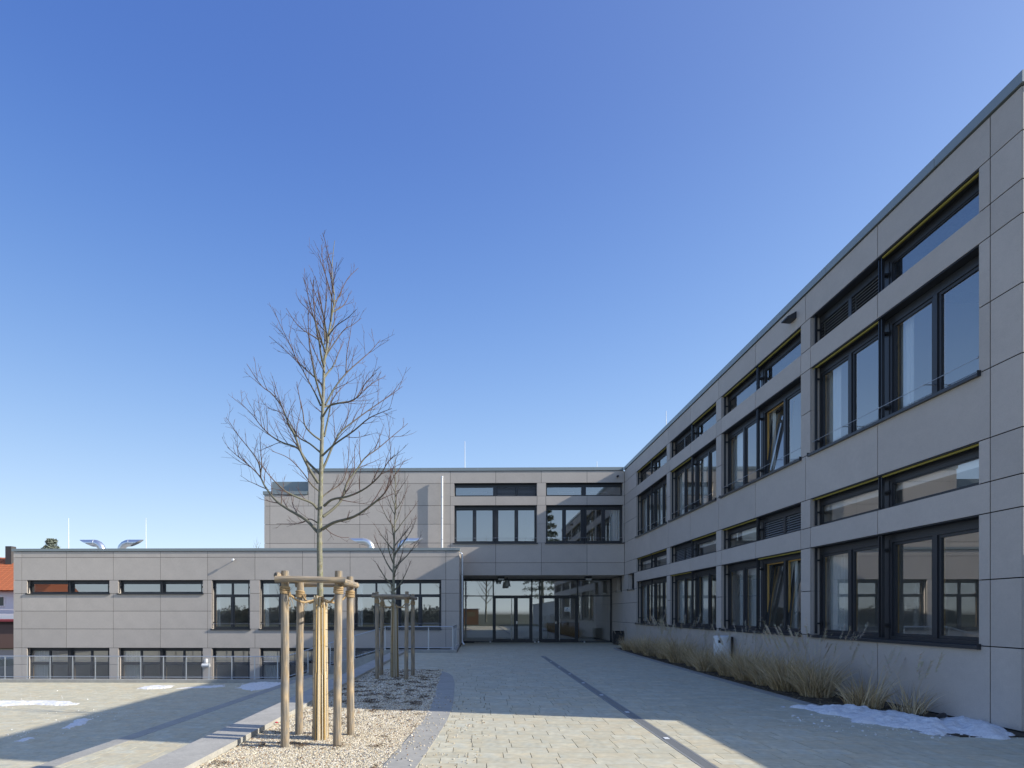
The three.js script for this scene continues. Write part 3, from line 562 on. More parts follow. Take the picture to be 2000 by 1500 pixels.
// ------------------------------------------------------------------ ground, plaza, terraces
const ZF = 24.0, TL = -1.3;                                  // railing line, terrace level
const corridor = z => -0.77 - 0.01 * (z - 10.8);            // upper terrace falls gently
{ // surrounding land with the light well left out
  const s = new THREE.Shape([[-900, -900], [900, -900], [900, 900], [-900, 900]].map(q => new THREE.Vector2(...q)));
  s.holes.push(new THREE.Path([[-27, ZF + 0.05], [-0.9, ZF + 0.05], [-0.9, 37], [-27, 37]].map(q => new THREE.Vector2(...q))));
  const g = new THREE.ShapeGeometry(s); g.rotateX(-Math.PI / 2); g.translate(0, TL - 0.06, 0); metreUV(g);
  struct('ground', g, M.lawn);
}
struct('light_well', [bx(-27, -0.9, -3.4, -3.2, -(ZF + 0.3), -37), bx(-27.3, -27, -3.4, TL - 0.061, -(ZF + 0.3), -37), bx(-27, -0.9, -3.2, TL - 0.07, -(ZF + 0.06), -(ZF + 0.299))], M.conc);
struct('plaza_base', [bx(-3.5, 60, -2, -0.09, 6.5, -33), bx(-0.9, 60, -2, -0.09, -33, -60), bx(-3.06, 9, -0.089, -0.021, 6.5, -ZF - 0.3), bx(-0.95, XW - 0.02, -0.089, -0.021, -ZF - 0.3, -(ZD + 0.05))], M.joint);
struct('lawn_bank', [bx(-70, 60, -2, -0.1, 6.51, 120), bx(-70, -7.2, -2, -0.105, 6.5, 2)], M.lawn);
// kerb outlines
const outerEdge = [[-1.02, 16.25], [-0.80, 15.7], [-0.67, 15.0], [-0.56, 13.6], [-0.51, 12.2], [-0.47, 10.8], [-0.46, 9.66], [-0.48, 8.8], [-0.54, 7.9], [-0.61, 6.9], [-0.69, 6.0], [-0.80, 5.0], [-0.93, 4], [-1.1, 3]];
const innerEdge = [[-1.06, 16.2], [-1.02, 15.6], [-0.99, 14.8], [-0.955, 13.6], [-0.92, 12.4], [-0.87, 10.8], [-0.85, 9.66], [-0.87, 8.8], [-0.92, 7.9], [-0.99, 6.9], [-1.06, 6.0], [-1.16, 5.0], [-1.28, 4], [-1.45, 3]];
const edgeX = (e, z) => { for (let i = 0; i < e.length - 1; i++) if (z <= e[i][1] && z >= e[i + 1][1]) return lerp(e[i + 1][0], e[i][0], (z - e[i + 1][1]) / (e[i][1] - e[i + 1][1])); return z > e[0][1] ? e[0][0] : e[e.length - 1][0]; };
const bedL = [[6.62, 27.6], [6.40, 26.9], [6.24, 25.6], [6.17, 23.5], [6.09, 20], [6.03, 16], [5.99, 13], [5.98, 11], [5.99, 9.9], [6.03, 9.2], [6.12, 8.5], [6.3, 7.8]];
const bedR = bedL.map(([x, z], i) => [x + (i === 0 ? 0.02 : i === 1 ? 0.22 : 0.25), z - (i === 0 ? 0.35 : i === 1 ? 0.1 : 0)]);
function ribbonSolid(a, b, y0, y1) { // slab between two edges given as [x, Z]
  const s = new THREE.Shape([...a, ...[...b].reverse()].map(([x, z]) => new THREE.Vector2(x, z)));
  const g = new THREE.ExtrudeGeometry(s, { depth: y1 - y0, bevelEnabled: false }); g.rotateX(-Math.PI / 2); g.translate(0, y0, 0); return metreUV(g.index ? g.toNonIndexed() : g);
}
// band stones: the ribbons are cut into stones
function stones(name, a, b, y0, y1, mat) {
  const p = struct(name, ribbonSolid(a, b, y0 - 0.03, y0), M.joint);
  const len = [0]; for (let i = 1; i < a.length; i++) len.push(len[i - 1] + Math.hypot(a[i][0] - a[i - 1][0], a[i][1] - a[i - 1][1]));
  const at = (e, t) => { let i = 0; while (i < a.length - 2 && len[i + 1] < t) i++; const k = clamp((t - len[i]) / (len[i + 1] - len[i]), 0, 1); return [lerp(e[i][0], e[i + 1][0], k), lerp(e[i][1], e[i + 1][1], k)]; };
  const L = len[len.length - 1], n = Math.round(L / 0.8);
  for (let i = 0; i < n; i++) { const t0 = i * L / n + 0.002, t1 = (i + 1) * L / n - 0.002, A = [], B = []; for (let k = 0; k <= 3; k++) { A.push(at(a, lerp(t0, t1, k / 3))); B.push(at(b, lerp(t0, t1, k / 3))); } part(p, 'kerb_stone', ribbonSolid(A, B, y0, y1), mat); }
}
stones('gravel_kerb', outerEdge, innerEdge, -0.02, 0.006, M.band);
stones('bed_kerb', bedL, bedR, -0.02, 0.006, M.band);

// pavers
const prand = rng(77);
const paverCols = M.paver.map(m => m.color);
function paverBox(x0, x1, y, z0, z1, tiltFn) { // top and sides only
  const g = new THREE.BoxGeometry(x1 - x0, 0.05, z1 - z0); g.translate((x0 + x1) / 2, y - 0.025, -(z0 + z1) / 2); return g;
}
function layRows(z0, z1, xRange, yAt, gaps) {
  const list = []; let row = 0;
  for (let z = z0; z < z1; z += 0.25, row++) {
    const zc = z + 0.125, segs = xRange(zc);
    for (const [xa, xb] of segs) {
      let x = xa - prand() * 0.35 - 0.05;
      while (x < xb) {
        let w = [0.33, 0.42, 0.5, 0.42, 0.5][Math.floor(prand() * 5)]; if (xb - x - w < 0.12) w = xb - x; if (x < xa && x + w - xa < 0.1) w += 0.12; const a = Math.max(x, xa), c = Math.min(x + w, xb);
        if (c - a > 0.02) list.push({ a: a + 0.004, c: c - 0.004, z0: z + 0.002, z1: Math.min(z + 0.25, z1) - 0.002, y: yAt(zc) + (prand() - 0.5) * 0.002, col: Math.floor(prand() * 6) });
        x += w;
      }
    }
  }
  return list;
}
function pave(owner, list, nearCount, inView) {
  const near = list.filter(inView).sort((p, q) => p.z0 - q.z0).slice(0, nearCount), set = new Set(near), cache = new Map();
  for (const p of near) {
    const w = Math.round((p.c - p.a) * 200) / 200, d = Math.round((p.z1 - p.z0) * 1000) / 1000, key = w + '_' + d + '_' + (p.col % 3);
    if (!cache.has(key)) { const g = metreUV(new THREE.BoxGeometry(p.c - p.a, 0.05, p.z1 - p.z0)), uv = g.attributes.uv, a = prand() * 2, c = prand() * 2; for (let i = 0; i < uv.count; i++) uv.setXY(i, uv.getX(i) + a, uv.getY(i) + c); cache.set(key, g); }
    const m = new THREE.Mesh(cache.get(key), M.paver[p.col]); m.name = 'paver'; m.position.set((p.a + p.c) / 2, p.y - 0.025, -(p.z0 + p.z1) / 2); owner.add(m);
  }
  const pos = [], nor = [], uv = [], col = [];
  const quad = (P, n, c, o) => { for (const k of [0, 1, 2, 0, 2, 3]) { pos.push(...P[k]); nor.push(...n); uv.push(P[k][0] + o[0], P[k][2] + P[k][1] + o[1]); col.push(c.r, c.g, c.b); } };
  for (const p of list) {
    if (set.has(p)) continue;
    const c = paverCols[p.col], y = p.y, b = y - 0.03, A = -p.z0, B = -p.z1, o = [prand() * 2, prand() * 2];
    quad([[p.a, y, A], [p.c, y, A], [p.c, y, B], [p.a, y, B]], [0, 1, 0], c, o);
    quad([[p.a, b, A], [p.c, b, A], [p.c, y, A], [p.a, y, A]], [0, 0, 1], c, o);
    quad([[p.c, b, A], [p.c, b, B], [p.c, y, B], [p.c, y, A]], [1, 0, 0], c, o);
    quad([[p.a, b, B], [p.a, b, A], [p.a, y, A], [p.a, y, B]], [-1, 0, 0], c, o);
    quad([[p.c, b, B], [p.a, b, B], [p.a, y, B], [p.c, y, B]], [0, 0, -1], c, o);
  }
  const g = new THREE.BufferGeometry(); g.setAttribute('position', new THREE.Float32BufferAttribute(pos, 3)); g.setAttribute('normal', new THREE.Float32BufferAttribute(nor, 3)); g.setAttribute('uv', new THREE.Float32BufferAttribute(uv, 2)); g.setAttribute('color', new THREE.Float32BufferAttribute(col, 3));
  const m = new THREE.Mesh(g, M.paverV); m.name = 'paver_field'; m.userData.kind = 'stuff'; owner.add(m);
}
const DR0 = 2.44, DR1 = 2.625; // drain channel
{
  const owner = struct('plaza_paving', bx(-3.06, 8.4, -0.0205, -0.0185, 6.4, -23.98), M.joint);
  const X1 = z => z > 27.3 ? 7.59 : z > 7.9 ? edgeX(bedL.map(q => q), z) + 0.05 : 8.4;
  const list = layRows(-6.4, ZD - 0.02, z => {
    let xa = z > 27.9 ? -0.86 : z > 23.9 ? -0.88 : z > 16.86 ? -3.065 : z > 16.2 ? lerp(-1.04, -3.065, (z - 16.2) / 0.66 > 0.9 ? 1 : 0) : edgeX(outerEdge, z) - 0.06;
    if (z < 3) xa = -3.06;
    const xb = X1(z);
    return z < 22.2 ? [[xa, DR0], [DR1, xb]] : [[xa, xb]];
  }, () => 0);
  const view = p => p.z1 > 5.9 && p.a < p.z0 * 1.0 + 0.3 && p.c > -p.z0 * 0.9;
  pave(owner, list, 300, view);
}
{
  const owner = struct('upper_terrace_paving', [bx(-7.0, -3.5, -2, -0.95, 6.5, -ZF - 0.04)], M.joint);
  const list = layRows(-6, ZF - 0.01, z => [[-6.70, -3.56]], z => corridor(z));
  pave(owner, list, 160, p => p.z1 > 8.5 && p.a < -p.z0 * 0.4 && p.c > -p.z0 * 0.85);
}
{
  const owner = struct('terrace_paving', [bx(-34, -7.0, -2, TL - 0.02, 1.9, -ZF - 0.02)], M.joint);
  const list = layRows(4, ZF - 0.12, z => [[-30, -7.03]], () => TL);
  pave(owner, list, 0, () => false);
}
// terrace wall caps
{
  const o = thing('retaining_wall', 'low retaining wall with broad grey stone coping along the gravel bed', 'wall', V(-3.32, -1, -14));
  part(o, 'wall', bx(-3.55, -3.09, -1.9, 0.0, 6.5, -ZF + 0.001), M.conc);
  for (let i = 0; i < 18; i++) { const a = -6 + i * 1.66, c = Math.min(a + 1.656, ZF - 0.16); part(o, 'coping_stone', bx(-3.57, -3.07, 0.001, 0.07, -a, -c), M.cope); }
}
{
  const o = thing('terrace_edge', 'flat dark grey edging stones between the two lower terraces', 'kerb', V(-6.86, -1.3, -14));
  part(o, 'wall', bx(-7.015, -6.705, -1.95, -1.02, 6, -ZF + 0.15), M.conc);
  for (let i = 0; i < 30; i++) { const a = -5 + i, c = a + 0.996, g = bx(-7.02, -6.70, -0.2, 0, -a, -Math.min(c, ZF - 0.15)); const p = g.attributes.position; for (let k = 0; k < p.count; k++) p.setY(k, p.getY(k) + corridor(-p.getZ(k)) + 0.004); if (a < ZF - 0.5) part(o, 'edging_stone', g, M.band); }
}
// drain
{
  const o = thing('drain_channel', 'long narrow slotted metal drain running across the paving towards the entrance', 'drain', V(2.565, 0, -12));
  part(o, 'channel', [bx(DR0, DR1, -0.0183, -0.016, 6, -22.2)], M.black);
  for (let k = 0; k < 20; k++) {
    const a = 2.2 + k, c = a + 0.997, bars = [bx(DR0 + 0.004, DR0 + 0.03, -0.0158, 0.002, -a, -c), bx(DR1 - 0.03, DR1 - 0.004, -0.0158, 0.002, -a, -c)];
    const st = a < 12 ? 0.03 : 0.06; for (let z = a + 0.01; z < c - 0.012; z += st) bars.push(bx(DR0 + 0.03, DR1 - 0.03, -0.0155, 0.001, -z, -(z + st * 0.45)));
    const s = part(o, 'grate', bars, M.grate); if (k % 2) part(s, 'lock_plate', bx(2.50, 2.565, 0.0025, 0.007, -(a + 0.4), -(a + 0.5)), M.white);
  }
}
// ------------------------------------------------------------------ gravel and soil beds
const bedHeight = (x, z) => -0.012 + 0.03 * fbm(x * 0.9, z * 0.9, 3, 3);
{
  const pos = [], idx = [], nx = 40, nz = 120;
  for (let j = 0; j <= nz; j++) for (let i = 0; i <= nx; i++) { const z = lerp(2, 16.86, j / nz), xr = z > 16.2 ? -1.03 : edgeX(innerEdge, Math.max(3, z)) + 0.02, x = lerp(-3.075, xr, i / nx); pos.push(x, bedHeight(x, z) - 0.004, -z); }
  for (let j = 0; j < nz; j++) for (let i = 0; i < nx; i++) { const a = j * (nx + 1) + i; idx.push(a, a + 1, a + nx + 1, a + 1, a + nx + 2, a + nx + 1); }
  const g = new THREE.BufferGeometry(); g.setAttribute('position', new THREE.Float32BufferAttribute(pos, 3)); g.setIndex(idx); g.computeVertexNormals(); metreUV(g);
  struct('gravel_bed', g, std(0.34, 0.29, 0.22, 0.95, { map: soilTex }));
  // stones
  const r = rng(41), geo = new THREE.IcosahedronGeometry(1, 0); { const p = geo.attributes.position, seen = new Map(); for (let i = 0; i < p.count; i++) { const k = p.getX(i).toFixed(2) + p.getY(i).toFixed(2) + p.getZ(i).toFixed(2); if (!seen.has(k)) seen.set(k, 0.75 + r() * 0.5); const s = seen.get(k); p.setXYZ(i, p.getX(i) * s, p.getY(i) * s * 0.75, p.getZ(i) * s); } geo.computeVertexNormals(); }
  const P = [];
  const pick = () => { const q = r(), k = 0.85 + r() * 0.3; const c = q < 0.44 ? [0.62, 0.53, 0.37] : q < 0.62 ? [0.70, 0.635, 0.51] : q < 0.82 ? [0.47, 0.39, 0.26] : q < 0.93 ? [0.23, 0.21, 0.18] : [0.32, 0.19, 0.10]; return c.map(v => v * k); };
  for (let z = 5.4; z < 16.85;) {
    const size = z < 8.5 ? 0.0088 : z < 11 ? 0.011 : 0.0155, step = size * 1.75, xr = z > 16.2 ? -1.04 : edgeX(innerEdge, z) + 0.01;
    for (let x = -3.06; x < xr; x += step) { const X = x + (r() - 0.5) * step, Z = z + (r() - 0.5) * step; P.push([X, bedHeight(X, Z) + size * (0.1 + r() * 0.7), -Z, size * (0.7 + r() * 0.75)]); }
    z += step;
  }
  for (let i = 0; i < 420; i++) { const z = 5.8 + Math.pow(r(), 1.4) * 6, e = edgeX(innerEdge, z), x = e + Math.pow(r(), 1.8) * 1.1; P.push([x, (x < edgeX(outerEdge, z) ? 0.006 : 0.001) + 0.006, -z, 0.006 + r() * 0.005]); }
  const im = new THREE.InstancedMesh(geo, std(1, 1, 1, 0.85), P.length), m4 = new THREE.Matrix4(), q4 = new THREE.Quaternion(), e4 = new THREE.Euler(), c4 = new THREE.Color();
  P.forEach(([x, y, z, s], i) => { e4.set(r() * 0.8, r() * 6.28, r() * 0.8); q4.setFromEuler(e4); m4.compose(V(x, y, z), q4, V(s * (0.8 + r() * 0.5), s, s * (0.8 + r() * 0.5))); im.setMatrixAt(i, m4); c4.setRGB(...pick()); im.setColorAt(i, c4); });
  im.name = 'gravel'; im.userData = { kind: 'stuff', label: 'pale yellow and grey gravel filling the tree bed', category: 'gravel' }; scene.add(im);
  // dead leaf litter in drifts
  const leaf = new THREE.BufferGeometry(); leaf.setAttribute('position', new THREE.Float32BufferAttribute([-1, 0, 0, 0, 0.25, 0.32, 1, 0.05, 0, 0, 0.2, -0.32], 3)); leaf.setIndex([0, 1, 2, 0, 2, 3]); leaf.computeVertexNormals();
  const Lp = []; for (let i = 0; i < 60000 && Lp.length < 7500; i++) { const z = 5.4 + r() * 11.4, x = -3.0 + r() * 2.1; if (x > edgeX(innerEdge, z) - 0.02) continue; const d = fbm(x * 3.1, z * 2.3, 9, 4) + (z > 10 ? 0.10 : -0.02); if (d > 0.10 + r() * 0.25) Lp.push([x, z]); }
  const lm = new THREE.InstancedMesh(leaf, std(1, 1, 1, 0.9, { side: THREE.DoubleSide }), Lp.length);
  Lp.forEach(([x, z], i) => { e4.set((r() - 0.5) * 0.7, r() * 6.28, (r() - 0.5) * 0.7); q4.setFromEuler(e4); const s = 0.010 + r() * 0.018; m4.compose(V(x, bedHeight(x, z) + 0.016 + r() * 0.012, -z), q4, V(s, s, s)); lm.setMatrixAt(i, m4); const k = 0.6 + r() * 0.7; c4.setRGB(0.16 * k, 0.105 * k, 0.06 * k); lm.setColorAt(i, c4); });
  lm.name = 'leaf_litter'; lm.userData = { kind: 'stuff', label: 'brown dead leaf litter drifted over the gravel', category: 'leaves' }; scene.add(lm);
}
{ // soil strip under the grasses
  const a = bedR.map(([x, z]) => [x - 0.01, z]), b = bedR.map(([x, z]) => [XW - 0.002, z]);
  struct('planting_bed', ribbonSolid(a, b, -0.02, 0.012), M.soil);
  const r = rng(8), leaf = new THREE.BufferGeometry(); leaf.setAttribute('position', new THREE.Float32BufferAttribute([-1, 0, 0, 0, 0.06, 0.05, 1, 0.12, 0, 0, 0.06, -0.05], 3)); leaf.setIndex([0, 1, 2, 0, 2, 3]); leaf.computeVertexNormals();
  const n = 5200, im = new THREE.InstancedMesh(leaf, std(1, 1, 1, 0.9, { side: THREE.DoubleSide }), n), m4 = new THREE.Matrix4(), q4 = new THREE.Quaternion(), c4 = new THREE.Color();
  for (let i = 0; i < n; i++) { const z = 9.3 + r() * 17.5, x = lerp(edgeX(bedR, z) - 0.12, 7.55, r()), s = 0.03 + r() * 0.10; q4.setFromEuler(new THREE.Euler((r() - 0.5) * 0.3, r() * 6.28, (r() - 0.5) * 0.3)); m4.compose(V(x, 0.016 + r() * 0.03, -z), q4, V(s, s, s)); im.setMatrixAt(i, m4); const k = 0.6 + r() * 0.7; c4.setRGB(0.34 * k, 0.26 * k, 0.14 * k); im.setColorAt(i, c4); }
  im.name = 'straw_litter'; im.userData = { kind: 'stuff', label: 'dry straw scattered under the ornamental grasses', category: 'straw' }; scene.add(im);
}
// ------------------------------------------------------------------ snow
function snow(name, label, pts, level, thick, ragged) { // pts: [x, Z] outline
  const P = pts, xs = P.map(p => p[0]), zs = P.map(p => p[1]), x0 = Math.min(...xs) - 0.05, x1 = Math.max(...xs) + 0.05, z0 = Math.min(...zs) - 0.05, z1 = Math.max(...zs) + 0.05;
  const sd = (x, z) => { let ins = false, d = 1e9; for (let i = 0, j = P.length - 1; i < P.length; j = i++) { const [ax, az] = P[i], [cx, cz] = P[j]; if ((az > z) !== (cz > z) && x < (cx - ax) * (z - az) / (cz - az) + ax) ins = !ins; const ex = cx - ax, ez = cz - az, t = clamp(((x - ax) * ex + (z - az) * ez) / (ex * ex + ez * ez), 0, 1); d = Math.min(d, Math.hypot(x - ax - t * ex, z - az - t * ez)); } return ins ? d : -d; };
  const nx = clamp(Math.round((x1 - x0) / 0.025), 12, 160), nz = clamp(Math.round((z1 - z0) / 0.025), 12, 160), pos = [], idx = [], keep = [];
  for (let j = 0; j <= nz; j++) for (let i = 0; i <= nx; i++) {
    const x = lerp(x0, x1, i / nx), z = lerp(z0, z1, j / nz), d = sd(x, z) + ragged * (0.5 * fbm(x * 2.2, z * 2.2, 2, 5) + 0.3 * fbm(x * 9, z * 9, 5, 4)) - 0.02;
    const h = d <= 0 ? -0.01 : thick * Math.min(1, Math.sqrt(d / 0.3)) * Math.max(0.15, 0.75 + 1.5 * fbm(x * 2.6, z * 2.6, 8, 5) + 0.8 * fbm(x * 9, z * 9, 4, 3)) + 0.004;
    pos.push(x, level + h, -z); keep.push(d > -0.03);
  }
  for (let j = 0; j < nz; j++) for (let i = 0; i < nx; i++) { const a = j * (nx + 1) + i, b = a + nx + 1; if (keep[a] || keep[a + 1] || keep[b] || keep[b + 1]) idx.push(a, a + 1, b, a + 1, b + 1, b); }
  const g = new THREE.BufferGeometry(); g.setAttribute('position', new THREE.Float32BufferAttribute(pos, 3)); g.setIndex(idx); g.computeVertexNormals(); metreUV(g);
  return solo(name, label, 'snow', g, M.snow, V((x0 + x1) / 2, level, -(z0 + z1) / 2));
}
const px = (l, L) => l.map(([x, y]) => { const p = onLevel(x, y, L); return [p.x, -p.z]; });
snow('snow_patch', 'long heap of old snow at the foot of the classroom wing', px([[1520, 1381], [1567, 1384], [1607, 1395], [1655, 1402], [1675, 1412], [1717, 1415], [1750, 1422], [1787, 1427], [1825, 1436], [1875, 1436], [1925, 1442], [1962, 1444], [1988, 1437], [1975, 1429], [1962, 1420], [1930, 1415], [1900, 1406], [1870, 1402], [1832, 1406], [1800, 1403], [1772, 1396], [1740, 1391], [1715, 1391], [1675, 1386], [1640, 1382], [1590, 1381]], 0.0), 0.003, 0.085, 0.3);
snow('snow_patch', 'wide sunlit streak of snow lying across the lower terrace paving', px([[-60, 1376], [0, 1380], [70, 1376], [125, 1379], [158, 1375], [140, 1371], [90, 1369], [30, 1369], [-60, 1370]], TL), TL + 0.003, 0.04, 0.5);
snow('snow_patch', 'small sunlit snow patch on the terrace before the railing', px([[268, 1345], [300, 1346], [338, 1343], [336, 1339], [300, 1339], [280, 1341]], TL), TL + 0.003, 0.04, 0.5);
snow('snow_patch', 'shaded snow sheet in the terrace corner beneath the sloping railing', px([[462, 1344], [490, 1350], [530, 1344], [556, 1336], [556, 1331], [520, 1330], [490, 1333]], TL), TL + 0.003, 0.05, 0.6);
snow('snow_patch', 'thin shaded strip of snow between two other patches below the railing', px([[345, 1345], [395, 1344], [440, 1341], [440, 1338], [395, 1340]], TL), TL + 0.003, 0.03, 0.5);
snow('snow_patch', 'ragged shaded snow patch in the middle of the terrace shadow', px([[122, 1422], [135, 1424], [165, 1413], [178, 1405], [170, 1402], [150, 1405]], TL), TL + 0.003, 0.04, 0.5);
snow('snow_patch', 'short sliver of shaded snow near the sunlit edge of the terrace', px([[28, 1449], [45, 1448], [66, 1442], [62, 1440], [45, 1443]], TL), TL + 0.003, 0.03, 0.5);

{ // crumbs of ice and snow strewn round the heaps
  const r = rng(606), g = new THREE.IcosahedronGeometry(1, 0), spots = [[6.3, 8.6, 0.0, 1.5, 260], [-15.5, 19.4, TL, 3.0, 90], [-11.4, 16.2, TL, 1.6, 90], [-9.6, 23.2, TL, 1.6, 110], [-11.3, 13.7, TL, 1.0, 60]], P = [];
  for (const [x, z, y, R, n] of spots) for (let i = 0; i < n; i++) { const a = r() * 6.283, d = R * Math.pow(r(), 0.7); const X = x + Math.cos(a) * d * 1.1, Z = z + Math.sin(a) * d * 0.7; if (X < 7.5 && Z < 23.8) P.push([X, y + 0.004, -Z, 0.005 + Math.pow(r(), 3) * 0.022]); }
  const im = new THREE.InstancedMesh(g, M.snow, P.length), m4 = new THREE.Matrix4(), q = new THREE.Quaternion();
  P.forEach(([x, y, z, s], i) => { q.setFromEuler(new THREE.Euler(r() * 3, r() * 6, r() * 3)); m4.compose(V(x, y, z), q, V(s, s * 0.6, s)); im.setMatrixAt(i, m4); });
  im.name = 'snow_crumbs'; im.userData = { kind: 'stuff', label: 'tiny crumbs of icy snow strewn round the snow patches', category: 'snow' }; scene.add(im);
}

// ------------------------------------------------------------------ railings on their kerb walls
function netting(parent, a, b, h0, h1) { // diamond wire net between two points of the lower edge; h0/h1 above the line
  const d = b.clone().sub(a), L = Math.hypot(d.x, d.z), H = h1 - h0, g = [], step = 0.11, lean = H * 1.43;
  const P = (s, t) => V(a.x + d.x * s / L, a.y + d.y * s / L + h0 + t, a.z + d.z * s / L);
  for (let s = -lean; s < L; s += step) for (const dir of [1, -1]) {
    let s0 = s, s1 = s + lean, t0 = 0, t1 = H; if (s0 < 0) { t0 = -s0 / lean * H; s0 = 0; } if (s1 > L) { t1 = (L - s) / lean * H; s1 = L; }
    if (dir < 0) { s0 = L - s0; s1 = L - s1; }
    if (Math.abs(s1 - s0) > 0.02) g.push(cyl(P(s0, t0), P(s1, t1), 0.0028, 0.0028, 3, false));
  }
  if (g.length) part(parent, 'wire_net', g, M.galv, { kind: 'stuff' });
}
function railing(label, pts, posts) { // pts: foot points along the kerb top
  const o = thing('railing', label, 'railing', pts[0], 'galvanised railings round the light well'), H = 0.98;
  const up = (p, h) => V(p.x, p.y + h, p.z);
  part(o, 'top_rail', tube(pts.map(p => up(p, H)), pts.map(() => 0.021), 10), M.galv);
  part(o, 'bottom_rail', tube(pts.map(p => up(p, 0.09)), pts.map(() => 0.017), 8), M.galv);
  for (const p of posts) {
    const q = part(o, 'post', [bx(p.x - 0.022, p.x + 0.022, p.y + 0.001, p.y + H - 0.1, p.z - 0.006, p.z + 0.006), cyl(V(p.x, p.y + H - 0.12, p.z), V(p.x, p.y + H - 0.01, p.z), 0.018, 0.018, 8)], M.galv);
    part(q, 'foot_plate', bx(p.x - 0.05, p.x + 0.05, p.y - 0.04, p.y + 0.03, p.z + 0.007, p.z + 0.016), M.galv);
  }
  for (let i = 0; i < pts.length - 1; i++) netting(o, pts[i], pts[i + 1], 0.09, H);
  return o;
}
{
  const z = -ZF - 0.02, K = TL + 0.14, XS = -8.25, XE = -3.9, KP = 0.12;
  const w = thing('kerb_wall', 'grey concrete kerb wall carrying the railing round the light well', 'wall', V(-12, TL, z));
  part(w, 'kerb', bx(-26, XS, -1.9, K, -ZF - 0.2, -ZF + 0.13), M.conc);
  const s = new THREE.Shape([[XS, -1.9], [XE, -1.9], [XE, KP], [XS, K]].map(q => new THREE.Vector2(...q))), g = new THREE.ExtrudeGeometry(s, { depth: 0.33, bevelEnabled: false }); g.translate(0, 0, -ZF - 0.2); metreUV(g); part(w, 'sloping_kerb', g, M.conc);
  part(w, 'kerb', bx(XE, -0.90, -1.9, KP, -ZF - 0.2, -ZF + 0.13), M.conc);
  part(w, 'kerb', bx(-1.2, -0.901, -1.9, KP - 0.001, -ZF - 0.201, -ZL + 0.012), M.conc);
  const fl = []; for (let i = 0; i < 18; i++) fl.push(V(-25.3 + i * 0.985, K, z));
  railing('long level railing with wire netting along the lower terrace edge', [V(-25.6, K, z), V(-8.45, K, z)], fl);
  const slope = x => lerp(K, KP, (x - XS) / (XE - XS)), sp = [-8.2, -7.25, -6.3, -5.25, -3.95].map(x => V(x, slope(x), z));
  railing('sloping railing with wire netting between the terrace and the plaza', [V(XS, K, z), V(XE, KP, z)], sp);
  railing('level railing with wire netting on the plaza side of the light well', [V(-3.88, KP, z), V(-1.07, KP, z), V(-1.05, KP, z - 0.06), V(-1.05, KP, -ZL + 0.15)], [V(-3.6, KP, z), V(-2.1, KP, z), V(-1.06, KP, z), V(-1.05, KP, z - 1.3), V(-1.05, KP, z - 2.5), V(-1.05, KP, z - 3.6)]);
}
// ------------------------------------------------------------------ bins and small things
{
  const c = V(7.30, 0.012, -17.05), o = thing('litter_bin', 'white drum-shaped bin with a lid standing behind the grasses', 'bin', c);
  part(o, 'drum', cyl(c, V(c.x, 0.90, c.z), 0.235, 0.235, 32), M.white);
  part(o, 'lid', [cyl(V(c.x, 0.905, c.z), V(c.x, 0.985, c.z), 0.24, 0.24, 32), cyl(V(c.x, 0.986, c.z), V(c.x, 1.005, c.z), 0.235, 0.20, 32)], M.white);
  part(o, 'latch', bx(c.x - 0.19, c.x - 0.13, 0.80, 0.88, c.z + 0.175, c.z + 0.205), M.black);
  part(o, 'wall_strap', bx(c.x + 0.2, XW - 0.001, 0.2, 0.97, c.z - 0.02, c.z + 0.02), M.black);
}
{
  const o = thing('litter_bin', 'black box-shaped bin on the wall beside the entrance', 'bin', V(7.3, 0.2, -29.6)), z = -29.75;
  part(o, 'body', [bx(7.10, 7.60, 0.06, 0.66, z - 0.2, z + 0.2)], M.black);
  part(o, 'hood', [bx(7.06, 7.605, 0.72, 0.745, z - 0.23, z + 0.23), bx(7.12, 7.60, 0.661, 0.719, z - 0.21, z - 0.19), bx(7.56, 7.60, 0.662, 0.718, z - 0.18, z + 0.2)], M.black);
  for (const s of [-0.13, 0, 0.13]) part(o, 'slat', bx(7.085, 7.098, 0.08, 0.64, z + s - 0.05, z + s + 0.05), M.rail);
  part(o, 'leg', bx(7.3, 7.36, 0.0, 0.059, z - 0.03, z + 0.03), M.black);
}
{
  const x = -6.84, z = -23.5, y = corridor(23.5) + 0.002, o = thing('litter_bin', 'slim brown litter bin with a dark hood at the foot of the sloping railing', 'bin', V(x, y, z));
  part(o, 'body', bx(x - 0.17, x + 0.17, y, y + 0.5, z - 0.15, z + 0.15), std(0.20, 0.16, 0.12, 0.6));
  part(o, 'hood', [bx(x - 0.19, x + 0.19, y + 0.57, y + 0.60, z - 0.17, z + 0.17), bx(x - 0.18, x - 0.15, y + 0.501, y + 0.569, z - 0.15, z + 0.15), bx(x + 0.15, x + 0.18, y + 0.501, y + 0.569, z - 0.15, z + 0.15)], M.black);
}
{ // black rubber end lying on the snow
  const p = onLevel(1838, 1406, 0.05), o = thing('rubber_hose_end', 'bent black rubber piece lying on the snow by the wall', 'rubber piece', p), a = V(p.x, p.y + 0.02, p.z);
  const q = [V(-0.16, 0.0, 0.06), V(-0.08, 0.025, 0.04), V(0.0, 0.045, 0.0), V(0.08, 0.05, -0.05), V(0.12, 0.02, -0.09)].map(v => v.add(a));
  part(o, 'hose', tube(q, [0.012, 0.028, 0.034, 0.032, 0.022], 12), M.black);
  part(o, 'collar', cyl(q[3].clone(), q[4].clone().add(V(0.02, -0.015, -0.015)), 0.036, 0.034, 12), M.rail);
}
